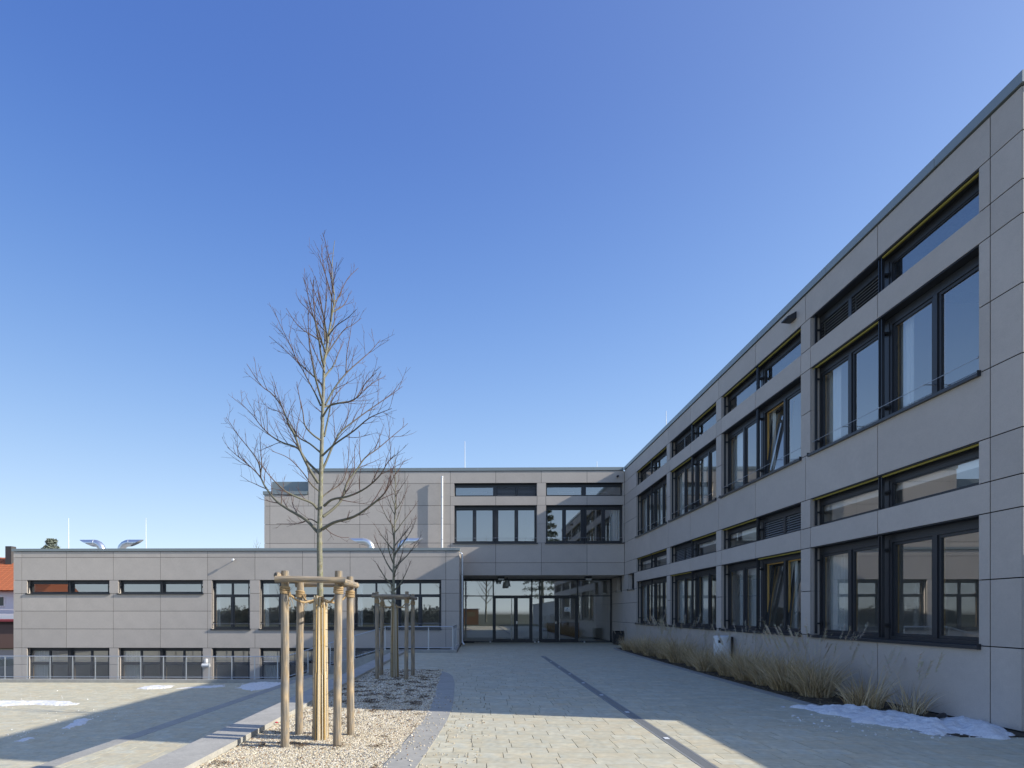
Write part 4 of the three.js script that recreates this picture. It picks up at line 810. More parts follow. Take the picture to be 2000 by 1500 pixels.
{ const p = onLevel(540, 1413.5, 0.02); solo('red_scrap', 'tiny red scrap lying on the gravel by the coping', 'litter', (() => { const g = new THREE.IcosahedronGeometry(0.02, 1); g.scale(1.3, 0.6, 0.9); g.translate(p.x, 0.04, p.z); return metreUV(g); })(), std(0.6, 0.05, 0.06, 0.7), V(p.x, 0.03, p.z)); }

// ------------------------------------------------------------------ bare trees
const barkC = t => t > 0.012 ? [0.155, 0.145, 0.10] : t > 0.006 ? [0.125, lerp(0.075, 0.13, (t - 0.006) / 0.006), lerp(0.055, 0.09, (t - 0.006) / 0.006)] : [0.12, 0.066, 0.05];
function limb(out, pts, r0, r1, sides) {
  const n = pts.length, rad = pts.map((_, i) => lerp(r0, r1, Math.pow(i / (n - 1), 0.85)));
  out.push(tube(pts, rad, sides || (r0 > 0.012 ? 7 : r0 > 0.005 ? 5 : 4), rad.map(barkC)));
}
function smooth(pts, per = 4) { const c = new THREE.CatmullRomCurve3(pts, false, 'centripetal'); return c.getPoints((pts.length - 1) * per); }
// twigs growing from a limb, recursively
function twigs(out, pts, r0, r, lenScale, level, dens) {
  const n = pts.length; let len = 0; for (let i = 1; i < n; i++) len += pts[i].distanceTo(pts[i - 1]);
  const count = Math.round(len * dens), side0 = r() < 0.5 ? 0 : 1;
  for (let k = 0; k < count; k++) {
    const t = 0.18 + 0.8 * (k + r() * 0.8) / count, i = clamp(Math.floor(t * (n - 1)), 0, n - 2), p = pts[i].clone().lerp(pts[i + 1], t * (n - 1) - i), d = pts[i + 1].clone().sub(pts[i]).normalize();
    const s = V(r() - 0.5, r() - 0.5, r() - 0.5).cross(d).normalize(); const side = d.clone().cross(s);
    const alt = ((k + side0) % 2 ? 1 : -1), planar = d.clone().cross(V(0, 0, 1)).normalize().multiplyScalar(alt);
    const dir = d.clone().multiplyScalar(0.75).add(planar.lerp(side, 0.35 + r() * 0.5).multiplyScalar(0.75)).add(V(0, 0.22, 0)).normalize();
    const L = lenScale * len * (0.25 + 0.4 * r()) * (1.15 - 0.65 * t) + 0.05, q = [p.clone()], m = 5; let cur = p.clone(), dd = dir.clone();
    for (let j = 1; j <= m; j++) { dd.add(V((r() - 0.5) * 0.32, 0.05 + (r() - 0.5) * 0.24, (r() - 0.5) * 0.32)).normalize(); cur = cur.clone().addScaledVector(dd, L / m); q.push(cur); }
    const rr = Math.max(0.0022, r0 * (1 - t * 0.6) * 0.5);
    limb(out, q, rr, 0.0016, level > 0 ? 4 : 3);
    if (level > 0) twigs(out, q, rr, r, 0.75, level - 1, dens * 1.25);
  }
}
function plantTree(name, label, trunk, tr, branches, foot, r, group, dens = 6) {
  const o = thing(name, label, 'tree', foot, group);
  part(o, 'trunk', tube(trunk, tr, 16), M.bark);
  const out = [];
  for (const b of branches) { limb(out, b.pts, b.r * 1.15, 0.003); twigs(out, b.pts, b.r, r, 0.52, 1, dens); }
  const m = merge(out, true), bb = bases.get(o); m.translate(-bb.x, -bb.y, -bb.z);
  const c = new THREE.Mesh(m, M.twig); c.name = 'crown'; o.add(c);
  return o;
}
const guardPosts = [];
{
  const r = rng(1234), Z = 7.55, low = ([x, y]) => [400 + x / 4.287, 750 + y / 4.287], top = ([x, y]) => [400 + x / 4.287, 450 + y / 4.287];
  const tp = [[625, 1444], [626, 1300], [625.5, 1200], [625, 1120], [624, 1050], [626.5, 950], [629, 850], [632, 750], [634, 700]].concat([[1020, 1000], [1040, 850], [1075, 650], [1085, 580], [1065, 350], [1075, 180], [1088, 85]].map(top));
  const trunk = smooth(tp.map(([x, y]) => atDepth(x, y, Z)), 5);
  const h0 = trunk[0].y, h1 = trunk[trunk.length - 1].y, tr = trunk.map(p => { const t = (p.y - h0) / (h1 - h0); return lerp(0.057, 0.003, Math.pow(t, 1.0)) + (t < 0.03 ? 0.01 : 0); });
  trunk[0].y = -0.05;
  const L = [
    [low, 0.021, [[945, 1240], [850, 1140], [700, 1050], [600, 980], [500, 850], [465, 780], [380, 690], [270, 600], [190, 530]]],
    [low, 0.010, [[465, 780], [475, 680], [468, 560], [460, 410]]],
    [low, 0.009, [[470, 740], [440, 640], [370, 540], [280, 430], [220, 340], [180, 280]]],
    [low, 0.021, [[985, 1215], [1080, 1160], [1250, 1110], [1400, 1010], [1500, 920], [1545, 850], [1600, 740]]],
    [low, 0.009, [[940, 1160], [880, 1130], [820, 1160], [740, 1170], [600, 1170]]],
    [low, 0.016, [[945, 1050], [900, 1000], [780, 950], [680, 900], [600, 830], [520, 740], [440, 640]]],
    [low, 0.019, [[990, 1110], [1080, 1040], [1150, 960], [1190, 830], [1270, 720], [1340, 620], [1450, 540], [1580, 430], [1700, 330]]],
    [low, 0.017, [[1000, 1020], [1060, 970], [1200, 940], [1350, 870], [1470, 760], [1530, 660], [1590, 590]]],
    [low, 0.018, [[950, 830], [880, 720], [800, 560], [750, 420], [700, 330], [650, 200], [560, 80], [480, 20], [350, -170]]],
    [low, 0.016, [[960, 750], [850, 640], [780, 540], [650, 490], [550, 430], [470, 350], [400, 260], [270, 130]]],
    [low, 0.016, [[980, 730], [1020, 640], [1080, 500], [1140, 400], [1250, 310], [1400, 200], [1560, 90], [1655, 20]]],
    [low, 0.013, [[985, 600], [1080, 510], [1250, 390], [1370, 290], [1450, 250], [1565, 205]]],
    [low, 0.012, [[965, 570], [880, 500], [780, 440], [700, 300], [640, 240], [520, 200]]],
    [low, 0.012, [[970, 470], [900, 420], [840, 350], [820, 230], [790, 100], [770, -20]]],
    [low, 0.012, [[1000, 440], [1040, 250], [1060, 150], [1120, 60], [1200, -20]]],
    [low, 0.012, [[990, 270], [1050, 180], [1200, 150], [1300, 90], [1340, 0], [1430, -90]]],
    [low, 0.011, [[970, 180], [920, 70], [860, -40], [800, -150], [700, -260], [540, -400]]],
    [low, 0.010, [[960, 900], [900, 850], [820, 740], [700, 620], [560, 560]]],
    [low, 0.010, [[985, 940], [1040, 900], [1150, 820], [1200, 650], [1210, 420]]],
    [low, 0.006, [[1010, 1205], [1060, 1250], [1130, 1280], [1210, 1285]]],
    [top, 0.012, [[1010, 1460], [1080, 1330], [1180, 1200], [1300, 1090], [1390, 1010], [1470, 915]]],
    [top, 0.007, [[1180, 1200], [1190, 1030], [1215, 880], [1235, 740]]],
    [top, 0.009, [[1020, 1040], [1080, 950], [1170, 830], [1240, 790], [1310, 735]]],
    [top, 0.008, [[1030, 890], [1100, 800], [1200, 730], [1270, 660]]],
    [top, 0.007, [[1080, 650], [1140, 510], [1200, 400], [1285, 315]]],
    [top, 0.009, [[1000, 960], [930, 900], [820, 830], [760, 770], [680, 650]]],
    [top, 0.007, [[1030, 870], [940, 770], [860, 660], [800, 600], [770, 545]]],
    [top, 0.009, [[1005, 950], [1000, 750], [1020, 550], [1020, 420], [990, 280], [975, 120]]],
    [top, 0.006, [[1000, 800], [960, 700], [900, 560], [820, 390]]],
    [top, 0.006, [[985, 690], [940, 570], [885, 415]]],
    [top, 0.010, [[1000, 1310], [920, 1230], [830, 1150], [780, 1100], [720, 970], [650, 830], [565, 640]]],
    [top, 0.008, [[1005, 1190], [940, 1060], [870, 890], [810, 700]]],
    [top, 0.012, [[990, 1480], [1150, 1440], [1250, 1420], [1330, 1300], [1430, 1195]]],
    [top, 0.006, [[1330, 1340], [1420, 1270], [1515, 1218]]]];
  const ks = [0.7, 0.5, 0.6, -0.7, 0.9, -0.6, 0.6, -0.9, -0.45, 0.8, 0.5, -0.8, 1.0, -1.0, 1.1, -0.9, 0.6, -0.6, 0.9, 0.5];
  const zOf = new Map();
  const br = L.map(([f, r0, pts], i) => {
    const k = ks[i % ks.length], q = pts.map(f), x0 = q[0][0], trunkX = 628;
    const fork = Math.abs(x0 - trunkX - 8) > 30, kk = fork ? ks[i === 1 || i === 2 ? 0 : i === 21 ? 0 : 12] : k;
    return { r: r0, pts: smooth(q.map(([x, y]) => atDepth(x, y, Z + kk * Math.abs(x - trunkX) * Z / FPX))) };
  });
  // limbs growing towards and away from the lens
  for (let i = 0; i < 16; i++) {
    const t = 0.42 + 0.5 * (i / 16), p = trunk[Math.floor(t * (trunk.length - 1))].clone(), a = (i % 2 ? 1 : -1) * Math.PI / 2 + (r() - 0.5) * 0.9, L0 = lerp(1.2, 0.35, (t - 0.42) / 0.5), pts = [p.clone()]; let c = p.clone(), d = V(Math.cos(a) * 0.8, 0.55, Math.sin(a) * 0.8).normalize();
    for (let j = 0; j < 6; j++) { d.add(V((r() - 0.5) * 0.25, 0.1, (r() - 0.5) * 0.25)).normalize(); c = c.clone().addScaledVector(d, L0 / 6); pts.push(c); }
    br.push({ r: lerp(0.015, 0.006, (t - 0.42) / 0.5), pts });
  }
  plantTree('bare_tree', 'sunlit young leafless tree with lichen-spotted trunk held by four stakes', trunk, tr, br, V(trunk[0].x, 0, -Z), r, 'staked bare trees in the gravel bed', 6.5);
}
function wildTree(name, label, foot, H, first, spread, seed, group, trunkR, dens) {
  const r = rng(seed), n = 14, trunk = [], tr = []; let lean = V((r() - 0.5) * 0.03, 0, (r() - 0.5) * 0.03);
  for (let i = 0; i <= n; i++) { const t = i / n; trunk.push(V(foot.x + lean.x * H * t + 0.012 * H * Math.sin(t * 7 + seed) * t * 0.6, foot.y - 0.05 + H * t, foot.z + lean.z * H * t)); tr.push(lerp(trunkR, 0.004, Math.pow(t, 0.85))); }
  const br = [], cnt = 30;
  for (let i = 0; i < cnt; i++) {
    const t = first + (0.96 - first) * (i / cnt), f = t * n, k = Math.floor(f), p = trunk[k].clone().lerp(trunk[Math.min(n, k + 1)], f - k), a = i * 2.4 + r(), L0 = spread * (i < 3 ? 0.75 : 1) * (1 - Math.pow((t - first) / (1 - first), 1.3)) * (0.75 + r() * 0.5) + 0.12, pts = [p.clone()];
    let c = p.clone(), d = V(Math.cos(a), 0.55 + 0.6 * t + r() * 0.2, Math.sin(a)).normalize();
    for (let j = 0; j < 8; j++) { d.add(V((r() - 0.5) * 0.28, 0.09 + (r() - 0.5) * 0.12, (r() - 0.5) * 0.28)).normalize(); c = c.clone().addScaledVector(d, L0 / 8); pts.push(c); }
    br.push({ r: lerp(trunkR * 0.42, 0.004, (t - first) / (1 - first)), pts });
  }
  return plantTree(name, label, smooth(trunk, 2), smooth(tr.map((v, i) => V(v, 0, 0)), 2).map(v => v.x), br, foot, r, group, dens);
}
wildTree('bare_tree', 'smaller-looking leafless tree half in shade, staked at the back of the gravel bed', V(-2.2, 0, -14.87), 6.1, 0.38, 1.15, 21, 'staked bare trees in the gravel bed', 0.055, 5.5);
// stakes, cross rails, ropes
function treeGuard(label, cx, cz, posts, H, r, railOrder) {
  const o = thing('tree_stakes', label, 'tree support', V(cx, 0, -cz), 'wooden stake frames round the trees'), R = 0.05;
  posts.forEach(([x, z, lx, lz], i) => { const t = V(x + lx, H + (i % 2 ? -0.03 : 0), -(z + lz)), f = V(x, -0.1, -z); const p = part(o, 'stake', tube([f, f.clone().lerp(t, 0.3), f.clone().lerp(t, 0.65), f.clone().lerp(t, 0.985), t, t.clone().add(V(0, 0.004, 0))], [R * 1.06, R * 1.02, R * 0.99, R * 0.96, R * 0.9, 0.001], 18), M.post);
    const k = 0.955; const c = f.clone().lerp(t, (H - 0.20) / H), g = []; for (let w = 0; w < 5; w++) { const ring = []; for (let q = 0; q <= 14; q++) { const a = q / 14 * Math.PI * 2; ring.push(V(c.x + Math.cos(a) * (R + 0.006), c.y - w * 0.017 + 0.008 * Math.sin(a + w), c.z + Math.sin(a) * (R + 0.006))); } g.push(tube(ring, ring.map(() => 0.010), 6)); } part(p, 'rope_lashing', g, M.rope); });
  const T = posts.map(([x, z, lx, lz]) => V(x + lx, H - 0.11, -(z + lz)));
  const rail = (a, b, dy, ext, off) => { const d = b.clone().sub(a).normalize(), n = V(-d.z, 0, d.x).multiplyScalar(off); const p = a.clone().addScaledVector(d, -ext).add(n), q = b.clone().addScaledVector(d, ext).add(n); p.y += dy; q.y += dy - 0.01; part(o, 'cross_rail', tube([p.clone().addScaledVector(d, -0.002), p, p.clone().lerp(q, 0.33).add(V(0, 0.004, 0)), p.clone().lerp(q, 0.7), q, q.clone().addScaledVector(d, 0.002)], [0.001, 0.043, 0.041, 0.039, 0.038, 0.001], 16), M.post); };
  rail(T[0], T[2], 0, 0.10, 0.075); rail(T[1], T[3], -0.02, 0.09, -0.07); rail(T[0], T[1], 0.045, 0.08, -0.075); rail(T[2], T[3], -0.03, 0.09, 0.075);
  // ropes sagging to the trunk
  T.forEach((t, i) => { const a = V(t.x, t.y - 0.13, t.z), b = V(cx + (t.x > cx ? 0.05 : -0.05), t.y - 0.24, -cz + (i % 2 ? -0.03 : 0.03)), pts = []; for (let k = 0; k <= 14; k++) { const s = k / 14, p = a.clone().lerp(b, s); p.y -= 0.09 * Math.sin(s * Math.PI); p.x += 0.004 * Math.sin(k * 2.2); pts.push(p); } part(o, 'rope', [tube(pts, pts.map((_, k) => 0.0125 + 0.002 * (k % 2)), 7), tube(pts.map((p, k) => p.clone().add(V(0, 0.011 * Math.sin(k * 1.3), 0.012 * Math.cos(k * 1.3)))), pts.map(() => 0.0095), 6)], M.rope); });
  const g = []; for (let w = 0; w < 7; w++) { const ring = []; for (let q = 0; q <= 14; q++) { const a = q / 14 * Math.PI * 2; ring.push(V(cx + Math.cos(a) * (0.052), H - 0.33 - w * 0.018 + 0.012 * Math.sin(a + w * 2), -cz + Math.sin(a) * 0.052)); } g.push(tube(ring, ring.map(() => 0.010), 6)); } part(o, 'trunk_lashing', g, M.rope);
  // loose rope ends
  const e = []; for (let k = 0; k < 8; k++) { const t = T[k % 2 ? 1 : 0], p = V(t.x + 0.05 + r() * 0.04, t.y - 0.16, t.z + 0.05), q = [p]; for (let j = 1; j < 4; j++) q.push(q[j - 1].clone().add(V((r() - 0.4) * 0.04, -0.05 - r() * 0.03, (r() - 0.5) * 0.03))); e.push(tube(q, [0.005, 0.004, 0.003, 0.001], 4)); } part(o, 'rope_ends', e, M.rope);
}
function reedWrap(label, cx, cz, H, seed, dark) {
  const r = rng(seed), o = thing('reed_wrap', label, 'reed mat', V(cx, 0, -cz), 'reed mats wrapped round the trunks');
  const tones = [[0.62, 0.50, 0.31], [0.74, 0.68, 0.54], [0.42, 0.32, 0.19], [0.58, 0.38, 0.13], [0.38, 0.29, 0.18], [0.66, 0.60, 0.48]].map(c => std(...c.map(v => v * dark), 0.7)), G = tones.map(() => []);
  const n = 120; for (let i = 0; i < n; i++) { const a = 1.15 + i / n * Math.PI * 2 * 1.1, rr = 0.080 + 0.034 * Math.pow(i / n, 3) + (r() - 0.5) * 0.016, h = H - r() * 0.13 - (i > 52 ? 0.09 : 0), b = r() < 0.3 ? 0.08 * r() : 0.0, dx = (r() - 0.5) * 0.035, dz = (r() - 0.5) * 0.035; if (r() < 0.06) continue; const k = Math.floor(r() * 6), p = V(cx + Math.cos(a) * rr * 1.06 + dx, b - 0.01, -cz + Math.sin(a) * rr * 1.06 + dz), q = V(cx + Math.cos(a) * (rr * 0.98), h, -cz + Math.sin(a) * (rr * 0.98)); const rad = 0.0035 + r() * 0.0045; G[k].push(cyl(p, p.clone().lerp(q, 0.5).add(V((r() - 0.5) * 0.008, 0, (r() - 0.5) * 0.008)), rad, rad, 6, false), cyl(p.clone().lerp(q, 0.5), q, rad, rad * 0.9, 6)); }
  G.forEach((g, k) => g.length && part(o, 'reed_canes', g, tones[k], { kind: 'stuff' }));
  part(o, 'lining', cyl(V(cx, -0.02, -cz), V(cx, H - 0.1, -cz), 0.074, 0.072, 18), std(0.22, 0.16, 0.10, 0.95));
  for (let w = 0; w < 8; w++) { const ring = [], y = 0.16 + w * (H - 0.3) / 7.5; for (let q = 0; q <= 20; q++) { const a = q / 20 * Math.PI * 2; ring.push(V(cx + Math.cos(a) * 0.106, y + 0.008 * Math.sin(a * 2 + w), -cz + Math.sin(a) * 0.106)); } part(o, 'binding_wire', tube(ring, ring.map(() => 0.0022), 4), M.rail); }
}
{
  const r = rng(91);
  treeGuard('pale weathered four-post stake frame with rope round the sunlit tree', -2.12, 7.55, [[-2.435, 7.10, 0.0, 0], [-2.49, 7.83, 0.02, 0], [-1.785, 7.14, 0.02, 0], [-1.76, 7.80, -0.01, 0]], 2.22, r);
  reedWrap('yellow split-reed mat wrapped round the trunk of the sunlit tree', -2.12, 7.56, 1.93, 5, 1);
  treeGuard('grey four-post stake frame with rope round the shaded rear tree', -2.2, 14.87, [[-2.55, 14.30, -0.01, 0], [-2.62, 15.30, 0.03, 0], [-1.80, 14.15, 0.02, 0], [-1.75, 15.2, 0, 0]], 2.22, r);
  reedWrap('grey weathered reed mat wrapped round the trunk of the rear tree', -2.2, 14.87, 2.0, 15, 0.8);
}
// ------------------------------------------------------------------ ornamental grasses
{
  const cols = [[0.58, 0.43, 0.22], [0.68, 0.53, 0.31], [0.45, 0.31, 0.15], [0.75, 0.61, 0.39]];
  function clump(seed, H, n, plumes, rad) {
    const r = rng(seed), pos = [], nor = [], col = [], idx = [];
    const blade = (x, z, a, L, lean, w, c, droop) => { // curved ribbon
      const m = 6, b0 = pos.length / 3, sx = -Math.sin(a), sz = Math.cos(a); let px_ = x, py = 0, pz = z, el = Math.PI / 2 - lean;
      const tw = r() * 3.14;
      for (let i = 0; i <= m; i++) { const t = i / m, ww = w * (1 - t * 0.85), s = [sx * Math.cos(tw) + Math.cos(a) * Math.sin(tw), 0, sz * Math.cos(tw) + Math.sin(a) * Math.sin(tw)]; for (const k of [-1, 1]) { pos.push(px_ + s[0] * ww * k, py, pz + s[2] * ww * k); nor.push(-s[2], 0.3, s[0]); col.push(...c); } el -= droop / m * (0.4 + t * 1.6); px_ += Math.cos(a) * Math.cos(el) * L / m; pz += Math.sin(a) * Math.cos(el) * L / m; py += Math.sin(el) * L / m; py = Math.max(py, 0.01); }
      for (let i = 0; i < m; i++) { const q = b0 + 2 * i; idx.push(q, q + 2, q + 1, q + 1, q + 2, q + 3); }
      return [px_, py, pz, el];
    };
    for (let i = 0; i < n; i++) { const a = r() * 6.283, d = Math.pow(r(), 0.7) * rad * 0.6, cv = 0.55 + r() * 0.75, c = cols[Math.floor(r() * 4)].map((v, q, s0) => v * cv); blade(Math.cos(a) * d, Math.sin(a) * d, a + (r() - 0.5) * 1.6, H * (0.4 + 0.6 * r()), 0.06 + 0.6 * r(), 0.0032 + r() * 0.0048, c, 0.1 + r() * 1.45); }
    for (let i = 0; i < plumes; i++) { const a = r() * 6.283, d = r() * rad * 0.35, L = H * (0.95 + 0.42 * r()), tip = blade(Math.cos(a) * d, Math.sin(a) * d, a, L, 0.04 + 0.16 * r(), 0.0042, [0.46, 0.36, 0.21], 0.35 + r() * 0.5), c = [0.50, 0.43, 0.31];
      for (let k = 0; k < 40; k++) { const t = k / 26, x0 = tip[0] - Math.cos(a) * 0.16 * (1 - t) * 0.5, y0 = tip[1] - 0.18 * (1 - t), z0 = tip[2] - Math.sin(a) * 0.16 * (1 - t) * 0.5, b0 = pos.length / 3, aa = a + (r() - 0.5) * 2.4, l = 0.05 + r() * 0.07; const e = [x0 + Math.cos(aa) * l * 0.6, y0 + l * (0.7 - r() * 0.7), z0 + Math.sin(aa) * l * 0.6]; pos.push(x0, y0, z0, x0 + 0.007, y0 + 0.006, z0 + 0.005, ...e); nor.push(0, 0.3, 1, 0, 0.3, 1, 0, 0.3, 1); for (let q = 0; q < 3; q++) col.push(...c.map(v => v * (0.8 + r() * 0.4))); idx.push(b0, b0 + 1, b0 + 2); } }
    const g = new THREE.BufferGeometry(); g.setAttribute('position', new THREE.Float32BufferAttribute(pos, 3)); g.setAttribute('normal', new THREE.Float32BufferAttribute(nor, 3)); g.setAttribute('color', new THREE.Float32BufferAttribute(col, 3)); g.setAttribute('uv', new THREE.Float32BufferAttribute(new Float32Array(pos.length / 3 * 2), 2)); g.setIndex(idx); g.computeVertexNormals(); return g;
  }
  const mat = new THREE.MeshPhysicalMaterial({ color: 0xffffff, vertexColors: true, roughness: 0.9, side: THREE.DoubleSide });
  const kinds = [clump(1, 1.0, 900, 18, 0.5), clump(2, 0.92, 900, 9, 0.52), clump(3, 1.05, 900, 34, 0.46), clump(4, 0.88, 900, 6, 0.52), clump(5, 0.7, 320, 6, 0.42), clump(6, 0.66, 110, 8, 0.34)];
  const G = 'dry grass clumps along the classroom wing', same = 'dry straw-coloured ornamental grass clump in the row along the wing';
  const spots = [[6.8, 25.6, 3, 0.9, same], [6.85, 23.9, 1, 1.0, same], [6.8, 22.2, 0, 1.05, same], [6.9, 20.8, 1, 1.05, same], [6.8, 19.2, 2, 1.12, 'tallest dry grass clump with upright feathery plumes before the long wing'], [6.9, 17.9, 3, 1.05, same], [6.65, 16.5, 3, 1.0, 'dry grass clump in front of the white drum-shaped bin'], [6.8, 15.2, 1, 1.1, same], [6.75, 14.2, 0, 1.05, same], [6.8, 13.3, 3, 1.1, same], [6.75, 12.4, 1, 1.12, same], [6.8, 11.5, 2, 1.0, 'dense dry grass clump with plumes standing last before the thin ones'], [6.9, 10.25, 4, 1.15, 'low loose dry grass clump beside the long snow heap'], [7.2, 9.55, 5, 1.1, 'sparse wispy grass tuft at the end of the bed by the snow']];
  spots.forEach(([x, z, k, s, label], i) => { const m = new THREE.Mesh(kinds[k], mat); m.name = numbered('ornamental_grass'); m.position.set(x, 0.012, -z); m.rotation.y = i * 1.7; m.scale.setScalar(s); m.userData = { label, category: 'grass clump', group: G }; scene.add(m); });
}
// ------------------------------------------------------------------ beyond the site
function house(label, x, z, y, turn) {
  const o = new THREE.Group(); o.name = numbered('village_house'); o.position.set(x, y, z); o.rotation.y = turn; o.userData = { label, category: 'house' }; scene.add(o); bases.set(o, V(0, 0, 0));
  part(o, 'wall', bx(-6, 6, 0, 5.15, -4, 4), M.white.clone()).material.color.setRGB(0.72, 0.74, 0.76);
  const s = new THREE.Shape([[-4.7, 4.9], [4.7, 4.9], [0, 8.35]].map(q => new THREE.Vector2(...q))), g = new THREE.ExtrudeGeometry(s, { depth: 12.6, bevelEnabled: false }); g.rotateY(Math.PI / 2); g.translate(-6.3, 0.12, 0); const roof = part(o, 'roof', metreUV(g), std(0.30, 0.09, 0.04, 0.85));
  const tiles = [], rows = 17; for (let i = 0; i < rows; i++) for (const sd of [1, -1]) { const t = i / rows, zz = sd * (4.72 - 4.72 * (t + 0.5 / rows)), yy = 5.08 + 3.45 * (t + 0.5 / rows); for (let k = 0; k < 42; k++) { const b = new THREE.BoxGeometry(0.285, 0.05, 0.38); b.rotateX(sd * 0.58); b.translate(-6.2 + k * 0.3, yy + 0.03 + (k % 2) * 0.012, zz); tiles.push(b); } }
  part(o, 'roof_tiles', tiles, std(0.46, 0.135, 0.05, 0.8), { kind: 'stuff' });
  part(roof, 'chimney', bx(-3.25, -2.65, 7.2, 9.6, 0.5, 1.1), std(0.07, 0.065, 0.06, 0.7));
  for (const wx of [-4.2, -1.4, 1.4, 4.2]) { const w = part(o, 'window', ring({ p: (u, v, n) => V(u, v, 4 + n) }, wx - 0.6, wx + 0.6, 3.6, 4.6, 0.001, 0.06, 0.09), M.white); part(w, 'pane', bx(wx - 0.5, wx + 0.5, 3.7, 4.5, 4.002, 4.02), std(0.03, 0.035, 0.04, 0.1)); }
  return o;
}
house('white house with an orange tiled roof and dark chimney behind the low block', -43.3, -56, -1.35, 0);
{ const o = thing('garage', 'brown timber garage with a flat red roof before the tiled house', 'garage', V(-42.5, -1.35, -49)); part(o, 'wall', bx(-52, -37, -1.36, 0.95, -47, -50.5), std(0.10, 0.06, 0.05, 0.8)); part(o, 'roof', bx(-52.3, -36.7, 0.951, 1.12, -46.6, -50.8), std(0.30, 0.05, 0.055, 0.6)); for (let i = 0; i < 4; i++) part(o, 'door', bx(-51.5 + i * 3.5, -48.3 + i * 3.5, -1.3, 0.7, -46.96, -46.99), std(0.16, 0.09, 0.07, 0.7)); for (let i = 0; i < 2; i++) part(o, 'balcony_rail', bx(-52, -37, 1.5 + i * 0.45, 1.55 + i * 0.45, -50.0, -50.05), M.white); }
struct('road', [bx(-80, -25, TL - 0.059, TL - 0.05, -37.5, -46)], M.asphalt);
struct('pavement', [bx(-80, -25, TL - 0.059, TL + 0.06, -36.3, -37.45)], M.conc);
house('tiled white house far behind the photographer, mirrored in the strip windows', -79.5, 42, -0.1, Math.PI);
function needleTree(label, x, y, z, H, R, seed, grey) {
  const r = rng(seed), o = thing('conifer', label, 'tree', V(x, y, z));
  part(o, 'trunk', cyl(V(x, y, z), V(x, y + H * 0.96, z), H * 0.018, 0.02, 10), M.bark);
  const pos = [], col = []; const n = 5200;
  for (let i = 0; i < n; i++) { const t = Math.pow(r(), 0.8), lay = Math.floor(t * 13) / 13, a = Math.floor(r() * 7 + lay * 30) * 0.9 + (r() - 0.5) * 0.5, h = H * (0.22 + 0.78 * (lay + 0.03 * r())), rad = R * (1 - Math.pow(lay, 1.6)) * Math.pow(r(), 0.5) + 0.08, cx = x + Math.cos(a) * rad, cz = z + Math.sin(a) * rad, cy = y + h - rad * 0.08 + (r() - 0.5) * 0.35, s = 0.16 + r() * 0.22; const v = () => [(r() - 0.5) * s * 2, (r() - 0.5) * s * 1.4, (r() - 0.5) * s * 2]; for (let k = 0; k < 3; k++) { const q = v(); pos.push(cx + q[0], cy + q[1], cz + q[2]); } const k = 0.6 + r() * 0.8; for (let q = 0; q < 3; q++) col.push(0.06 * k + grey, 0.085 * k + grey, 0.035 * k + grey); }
  const g = new THREE.BufferGeometry(); g.setAttribute('position', new THREE.Float32BufferAttribute(pos, 3)); g.setAttribute('color', new THREE.Float32BufferAttribute(col, 3)); g.setAttribute('uv', new THREE.Float32BufferAttribute(new Float32Array(pos.length / 3 * 2), 2)); g.computeVertexNormals();
  part(o, 'crown', g, new THREE.MeshStandardMaterial({ vertexColors: true, roughness: 0.9, side: THREE.DoubleSide }));
}
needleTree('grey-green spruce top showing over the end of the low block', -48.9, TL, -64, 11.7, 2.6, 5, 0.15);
wildTree('far_bare_tree', 'bare treetop showing faintly over the low roof beside the entrance wing', V(-23.6, TL, -60), 11.2, 0.3, 3.2, 51, 'bare treetops beyond the low roof', 0.16, 2.2);
wildTree('far_bare_tree', 'lower bare treetop hidden mostly behind the entrance wing corner', V(-20.6, TL, -60), 10.6, 0.3, 3.0, 52, 'bare treetops beyond the low roof', 0.16, 2.2);
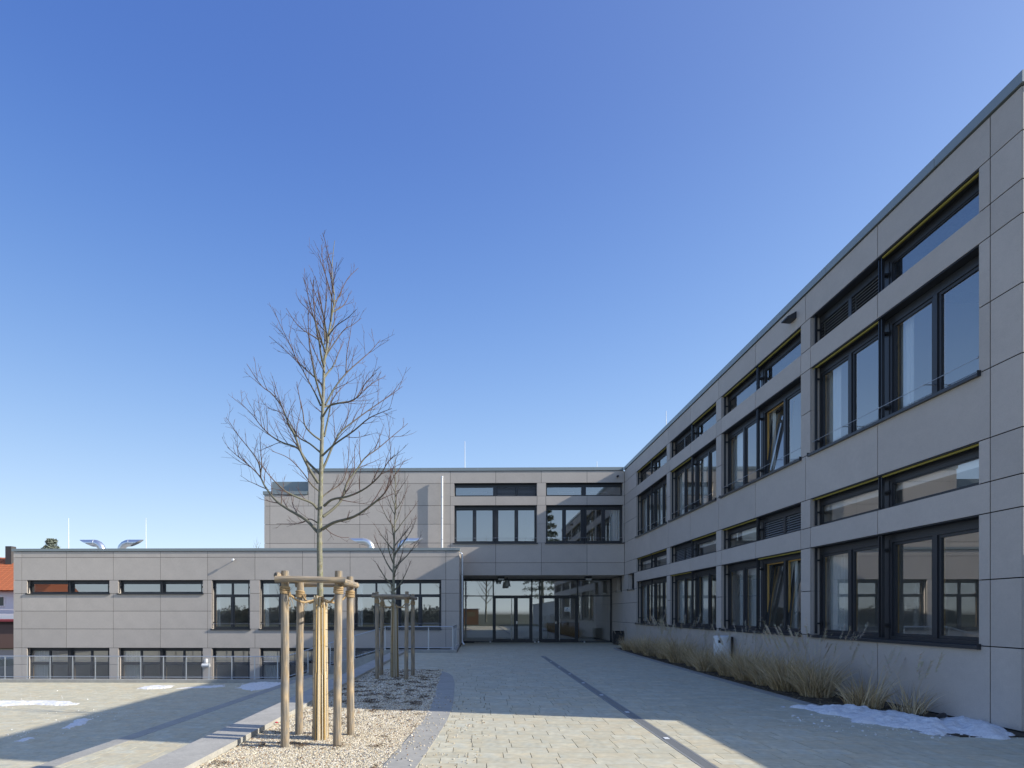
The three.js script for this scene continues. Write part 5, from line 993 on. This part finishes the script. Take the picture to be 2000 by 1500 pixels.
// what the glass mirrors, behind the camera
needleTree('tall pine standing behind the photographer, mirrored in the upper windows', 11.2, -0.1, 34, 21, 3.6, 9, 0);
[[-5, 38, 15, 61], [1.5, 42, 16, 62], [-14, 36, 13, 63], [-30, 30, 12, 64]].forEach(([x, z, H, s]) => wildTree('far_bare_tree', 'tall leafless tree on the lawn behind the photographer', V(x, -0.1, z), H, 0.22, H * 0.26, s, 'bare trees on the lawn', 0.2, 1.6));
{ const o = thing('kiosk', 'orange timber kiosk on the lawn behind the photographer, mirrored in the entrance glass', 'kiosk', V(-1, 0, 20)); part(o, 'body', bx(-2.1, 0.1, -0.1, 2.2, 19, 20.8), std(0.62, 0.21, 0.04, 0.7)); part(o, 'roof', bx(-2.3, 0.3, 2.201, 2.3, 18.8, 21), M.conc); part(o, 'hatch', bx(-1.6, -0.4, 1.1, 1.8, 18.97, 18.999), M.wood); }
{ // hedge along the far side
  const r = rng(31); for (let i = 0; i < 7; i++) { const pos = [], col = [], x0 = -52 + i * 7.4, o = thing('hedge', 'dark winter hedge on the far side of the lawn behind the photographer', 'hedge', V(x0, -0.1, 30), 'hedges on the far side of the lawn'); for (let k = 0; k < 2600; k++) { const a = r() * 6.28, q = Math.pow(r(), 0.4), x = x0 + Math.cos(a) * q * 4, z = 30 + Math.sin(a) * q * 1.8, y = -0.1 + r() * 3.2 * (1 - 0.4 * q); for (let t = 0; t < 3; t++) pos.push(x + (r() - 0.5) * 0.5, y + (r() - 0.5) * 0.5, z + (r() - 0.5) * 0.5); const c = 0.5 + r(); for (let t = 0; t < 3; t++) col.push(0.07 * c, 0.065 * c, 0.035 * c); } const g = new THREE.BufferGeometry(); g.setAttribute('position', new THREE.Float32BufferAttribute(pos, 3)); g.setAttribute('color', new THREE.Float32BufferAttribute(col, 3)); g.setAttribute('uv', new THREE.Float32BufferAttribute(new Float32Array(pos.length / 3 * 2), 2)); g.computeVertexNormals(); part(o, 'foliage', g, new THREE.MeshStandardMaterial({ vertexColors: true, roughness: 0.9, side: THREE.DoubleSide })); }
}
scene.traverse(o => { if (o.isMesh) { o.castShadow = true; o.receiveShadow = true; } });
renderer.render(scene, camera);
